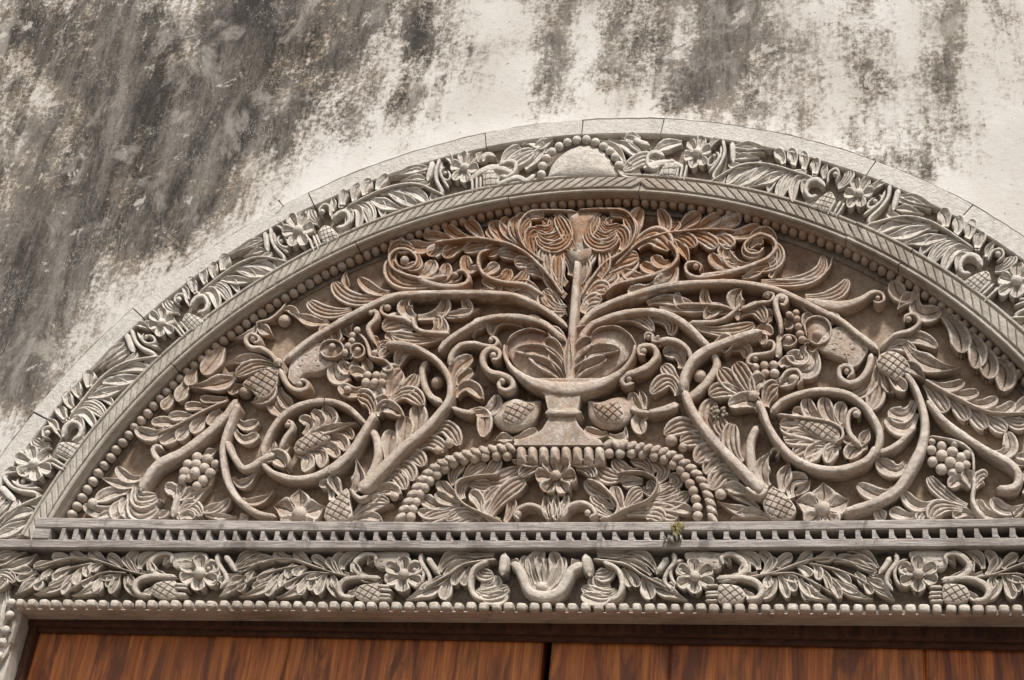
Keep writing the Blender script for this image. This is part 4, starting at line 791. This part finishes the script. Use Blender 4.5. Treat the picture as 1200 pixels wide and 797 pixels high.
for L_, k, wd in ((ROPE_L, 'I', 50), (ROPE_R, 'K', 54)):
    Q = np.array([(CROP[k][0]+x/4.832, CROP[k][1]+y/4.832) for x, y in L_])
    strip('s', Q, [7, 8, 9], .040, "rope_core", M_TYM, TY)
    fq = catmull(Q, 18 if k == 'I' else 20)
    for i in range(len(fq)-1):
        tdir = fq[i+1]-fq[i]; nn_ = np.array([-tdir[1], tdir[0]])/np.linalg.norm(tdir); hw = wd/4.832/2*.95; s_ = 1 if k == 'I' else -1
        c0 = (fq[i]+fq[i+1])/2; out = -nn_ if (-nn_)[1] < 0 else nn_
        td = tdir*(1 if tdir[1] > 0 else -1)
        strip('s', [c0-out*hw-td*.55, c0-out*hw*.2-td*.12, c0+out*hw*.2+td*.12, c0+out*hw+td*.5][::1], [6.5, 9.5, 9.5, 6.5], .050, "rope_strand", M_TYM, TY, M=10)
for i in range(8):
    x = 603+13.15*i+6.5; h_ = 5.9
    body([(x-h_, 540), (x-h_, 530), (x-h_, 524), (x-h_*.6, 520), (x, 519), (x+h_*.6, 520), (x+h_, 524), (x+h_, 530), (x+h_, 540), (x+h_*.5, 541), (x-h_*.5, 541)], 'd', .058, "petal_tile", M_TYM, TY, res=(12, 40))
# ------------------------------------------------------------------ lintel
LI = thing("carved_lintel", "grey weathered wooden door lintel carved with leafy fronds, flowers and a central tulip above a row of knobs", "lintel", (0, -.05, lz('r5', 0)))
def board(k0, k1, x0, x1, yf, yb, name, m, d0=0.0, d1=0.0, bevel=.003, n=26, tint_mask=.2):
    X = np.linspace(x0, x1, n); T = [(x, (lz(k0, x) if isinstance(k0, str) else k0)-d0) for x in X]; B = [(x, (lz(k1, x) if isinstance(k1, str) else k1)+d1) for x in X]
    V = []; 
    for (x, zt), (_, zb) in zip(T, B):
        j = .0006*math.sin(x*31)+.0004*math.sin(x*83)
        V += [(x, yb, zt), (x, yf+bevel, zt+j), (x, yf, zt-bevel+j), (x, yf, zb+bevel-j), (x, yf+bevel, zb-j), (x, yb, zb)]
    Fc = [[i*6+q, (i+1)*6+q, (i+1)*6+q+1, i*6+q+1] for i in range(n-1) for q in range(5)]+[[0, 1, 2, 3, 4, 5], [(n-1)*6+q for q in (5, 4, 3, 2, 1, 0)], ]
    Fc += [[i*6+5, (i+1)*6+5, (i+1)*6, i*6] for i in range(n-1)]
    return mesh_obj(name, V, Fc, m, LI, [0, tint_mask, tint_mask, tint_mask, tint_mask, 0]*n, smooth=False)
XB = unproj([(42, 615)], -.090)[0][0]
board('r0', 'r1', XB, 1.5, -.090, .02, "top_rail", M_RAIL)
board('r2', 'r3', -1.52, 1.52, -.090, .02, "lower_rail", M_RAIL)
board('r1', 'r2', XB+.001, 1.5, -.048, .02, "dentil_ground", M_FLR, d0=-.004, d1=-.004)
xe = unproj([(58, 625)], -.090)[0][0]
board('r1', 'r2', XB, xe, -.0895, .02, "end_block", M_RAIL, d0=.0004, d1=.0004, n=4)
board('r3', 'r4', -1.50, 1.50, FLOOR_LINTEL+.012, .02, "frieze_ground", M_FLR, d0=-.003, d1=-.003)
board('r4', 'r5', XL0, 1.50, -.060, -.004, "bead_rail", M_FLR, d0=.0, d1=.010, bevel=.003)  # coloured dark so the rail looks shaded between knobs
_d = unproj([(600, 733)], 0.)[0]-CAM; YBK = float(CAM[1]+_d[1]*(lz('r5', 0)-CAM[2])/_d[2])
zb = lz('r5', 0)+.004
board('r5', 'r5', XL0+.004, 1.50, -.066, YBK, "soffit_board", M_LIN, d0=-.0098, d1=.006, bevel=.0015)
dx0, dx1 = unproj([(74, 625)], -.090)[0][0], unproj([(1188, 625)], -.090)[0][0]; nd = 63; 
for i in range(nd+12):
    x = dx0+(dx1-dx0)*i/nd
    if x > 1.45: break
    zt, zb2 = lz('r1', x)-.0003, lz('r2', x)+.0003; wd = .0160*random.uniform(.9, 1.1); k = random.uniform(-.001, .001); q = random.uniform(.45, .7)
    V = [(x-wd*.5, -.0885, zb2), (x+wd*.25, -.0885, zb2), (x-wd*.5+wd*q+k, -.0885, zt), (x-wd*.5+k, -.0885, zt), (x-wd*.5, -.047, zb2), (x-wd*.5, -.047, zt), (x+wd*.85, -.047, zb2), (x+wd*.3, -.047, zt), (x+wd*.62, -.080, zb2), (x+wd*.05, -.078, zt)]
    Fc = [[0, 1, 2, 3], [0, 3, 5, 4], [1, 8, 9, 2], [8, 6, 7, 9]]
    mesh_obj("dentil", V, Fc, M_RAIL, LI, [.5]*10, smooth=False)
kb = bpy.data.meshes.new("knob"); V = []; 
bmk = sphere_mesh("knob", 16, 10); co = np.zeros(len(bmk.vertices)*3); bmk.vertices.foreach_get("co", co); co = co.reshape(-1, 3); co = np.sign(co)*np.abs(co)**0.55; bmk.vertices.foreach_set("co", co.reshape(-1)); bmk.materials.append(M_LIN); bpy.data.meshes.remove(kb)
u = 21.0; us = []
while u < 1290: us.append(u); u += 13.9+(u/1200)*1.9
for u in us:
    x = unproj([(u, 710)], -.09)[0][0]; zt = (lz('r4', x)+lz('r5', x))/2+.0012
    place(bmk, "knob", (x+random.uniform(-.0012, .0012), -.079, zt-.001), LI, (.0106*random.uniform(.86, 1.12), .0150, .0100*random.uniform(.92, 1.06)), (random.uniform(-.1, .1), random.uniform(-.12, .12), 0))
WK = 1.02
LU = (471.0, 672.5)
def rowpx(k, u_):           # photo height of a lintel row at column u_
    if k == 3: return np.interp(u_, [20, 450, 700, 1190], [642, 643, 643, 640.5])
    return np.interp(u_, [20, 450, 750, 1190], [700.5, 704.5, 706.5, 708])
def lwarp(cx, sx):
    def f(q):
        q = np.atleast_2d(q).astype(float); v = (q[:, 1]-rowpx(3, q[:, 0]))/(rowpx(4, q[:, 0])-rowpx(3, q[:, 0])); v = .03+.95*v
        u_ = cx+(q[:, 0]-LU[0])*sx; return np.stack([u_, rowpx(3, u_)+v*(rowpx(4, u_)-rowpx(3, u_))], 1)
    return f
def fwarp(cx, sx):
    g = lwarp(cx, sx); return lambda q: g(np.atleast_2d(q)+np.array([239.0, 0]))
carve(LIN_UNIT, LI, M_LIN, y0=FLOOR_LINTEL, warp=lwarp(471, 1), hk=1.0, jit=.8); carve(LIN_FROND, LI, M_LIN, y0=FLOOR_LINTEL, warp=fwarp(471, 1), hk=1.0, jit=.8)
carve(LIN_UNIT, LI, M_LIN, y0=FLOOR_LINTEL, warp=lwarp(232, 1), hk=1.0, jit=.8); carve(LIN_FROND, LI, M_LIN, y0=FLOOR_LINTEL, warp=fwarp(232, 1), hk=1.0, jit=.8)
carve(LIN_UNIT, LI, M_LIN, y0=FLOOR_LINTEL, warp=lwarp(813, -1.07), hk=1.0, jit=.8); carve(LIN_FROND, LI, M_LIN, y0=FLOOR_LINTEL, warp=fwarp(813, -1.09), hk=1.0, jit=.8)
carve(LIN_UNIT, LI, M_LIN, y0=FLOOR_LINTEL, warp=lwarp(1075, -1.1), hk=1.0, jit=.8); carve(LIN_FROND, LI, M_LIN, y0=FLOOR_LINTEL, warp=fwarp(1075, -1.1), hk=1.0, jit=.8)
carve(LIN_TULIP, LI, M_LIN, y0=FLOOR_LINTEL, hk=1.1)
carve(LIN_SIDE, LI, M_LIN, y0=FLOOR_LINTEL, hk=1.0)
carve(LIN_SIDE, LI, M_LIN, y0=FLOOR_LINTEL, warp=lambda q: np.stack([637.5+(637.5-np.atleast_2d(q)[:, 0])*1.04, np.atleast_2d(q)[:, 1]+.8], 1), hk=1.0, jit=.8)
carve("px p 12 -10,662 5,655 30,646;p 11 0,665 25,660 42,648;p 10 10,668 30,668 36,666;p 10 -10,655 5,650 20,645;m 12 -10,672 6,672 16,682;o 10 -8,690 0,684 6,676", LI, M_LIN, y0=FLOOR_LINTEL, hk=1.1)
# ------------------------------------------------------------------ nails, nest and dry plant
def wire(name, label, cat, pts, r, m, y):
    T = thing(name, label, cat, tuple(pts[0]), None)
    P = np.array(pts, float); V = []; K = 6
    for i, p in enumerate(P):
        d = P[min(i+1, len(P)-1)]-P[max(i-1, 0)]; d /= np.linalg.norm(d); a = np.cross(d, [0, 0, 1.0]); a = a if np.linalg.norm(a) > .1 else np.cross(d, [1.0, 0, 0]); a /= np.linalg.norm(a); b = np.cross(d, a); rr = r*(1.9 if i == len(P)-1 else 1)
        for j in range(K): V.append(p+rr*(a*math.cos(2*math.pi*j/K)+b*math.sin(2*math.pi*j/K)))
    Fc = [[i*K+j, i*K+(j+1) % K, (i+1)*K+(j+1) % K, (i+1)*K+j] for i in range(len(P)-1) for j in range(K)]+[[(len(P)-1)*K+j for j in range(K)]]
    mesh_obj("shank", V, Fc, m, T); return T
def W(u, v, y): return unproj([(u, v)], y)[0]
wire("nail", "bent dark nail sticking out of the plaster left of the arch crown", "nail", [W(334, 243, -.04), W(332, 241.5, -.05), W(329, 238, -.062), W(326.5, 234.5, -.066)], .0012, M_IRON, 0)
wire("nail", "thin dark nail in the top of the left vine ring", "nail", [W(380.5, 483, -.03), W(380, 478, -.055), W(380, 470, -.06), W(380.5, 466, -.06)], .0009, M_IRON, 0)
wire("nail", "small dark nail above the rail at the far right", "nail", [W(1189, 608, -.03), W(1187, 604, -.05), W(1185.5, 600, -.055)], .0011, M_IRON, 0)
NE = thing("insect_nest", "crusty grey insect nest stuck on the leaf left of the right vine ring", "nest", tuple(W(842, 483, -.03)))
for k in range(26):
    a = random.random()*6.28; r_ = random.random()**.5*11; ball((843+math.cos(a)*r_*.95, 484+math.sin(a)*r_*.8), random.uniform(1.2, 2.6), .036+random.random()*.006, "mud_pellet", M_MUD, NE)
PL = thing("dry_plant", "small dry yellow plant tuft caught on the top rail of the lintel", "plant", tuple(W(790, 624, -.1)))
for k in range(34):
    x, y = 793+random.gauss(0, 3.6), 617+random.gauss(0, 3.6); a = random.random()*6.28; L_ = random.uniform(3, 6)
    if k > 22: x, y = 786+random.gauss(0, 5), 627+random.gauss(0, 2.5)
    strip('p', [(x, y), (x+math.cos(a)*L_*.5, y+math.sin(a)*L_*.5), (x+math.cos(a)*L_, y+math.sin(a)*L_)], [1.8], .008, "dry_leaf" , M_DRY if k <= 22 else M_COB, PL, y0=-.097-random.random()*.006, M=8)
for o in bpy.data.objects:
    if "_w" in o: del o["_w"]
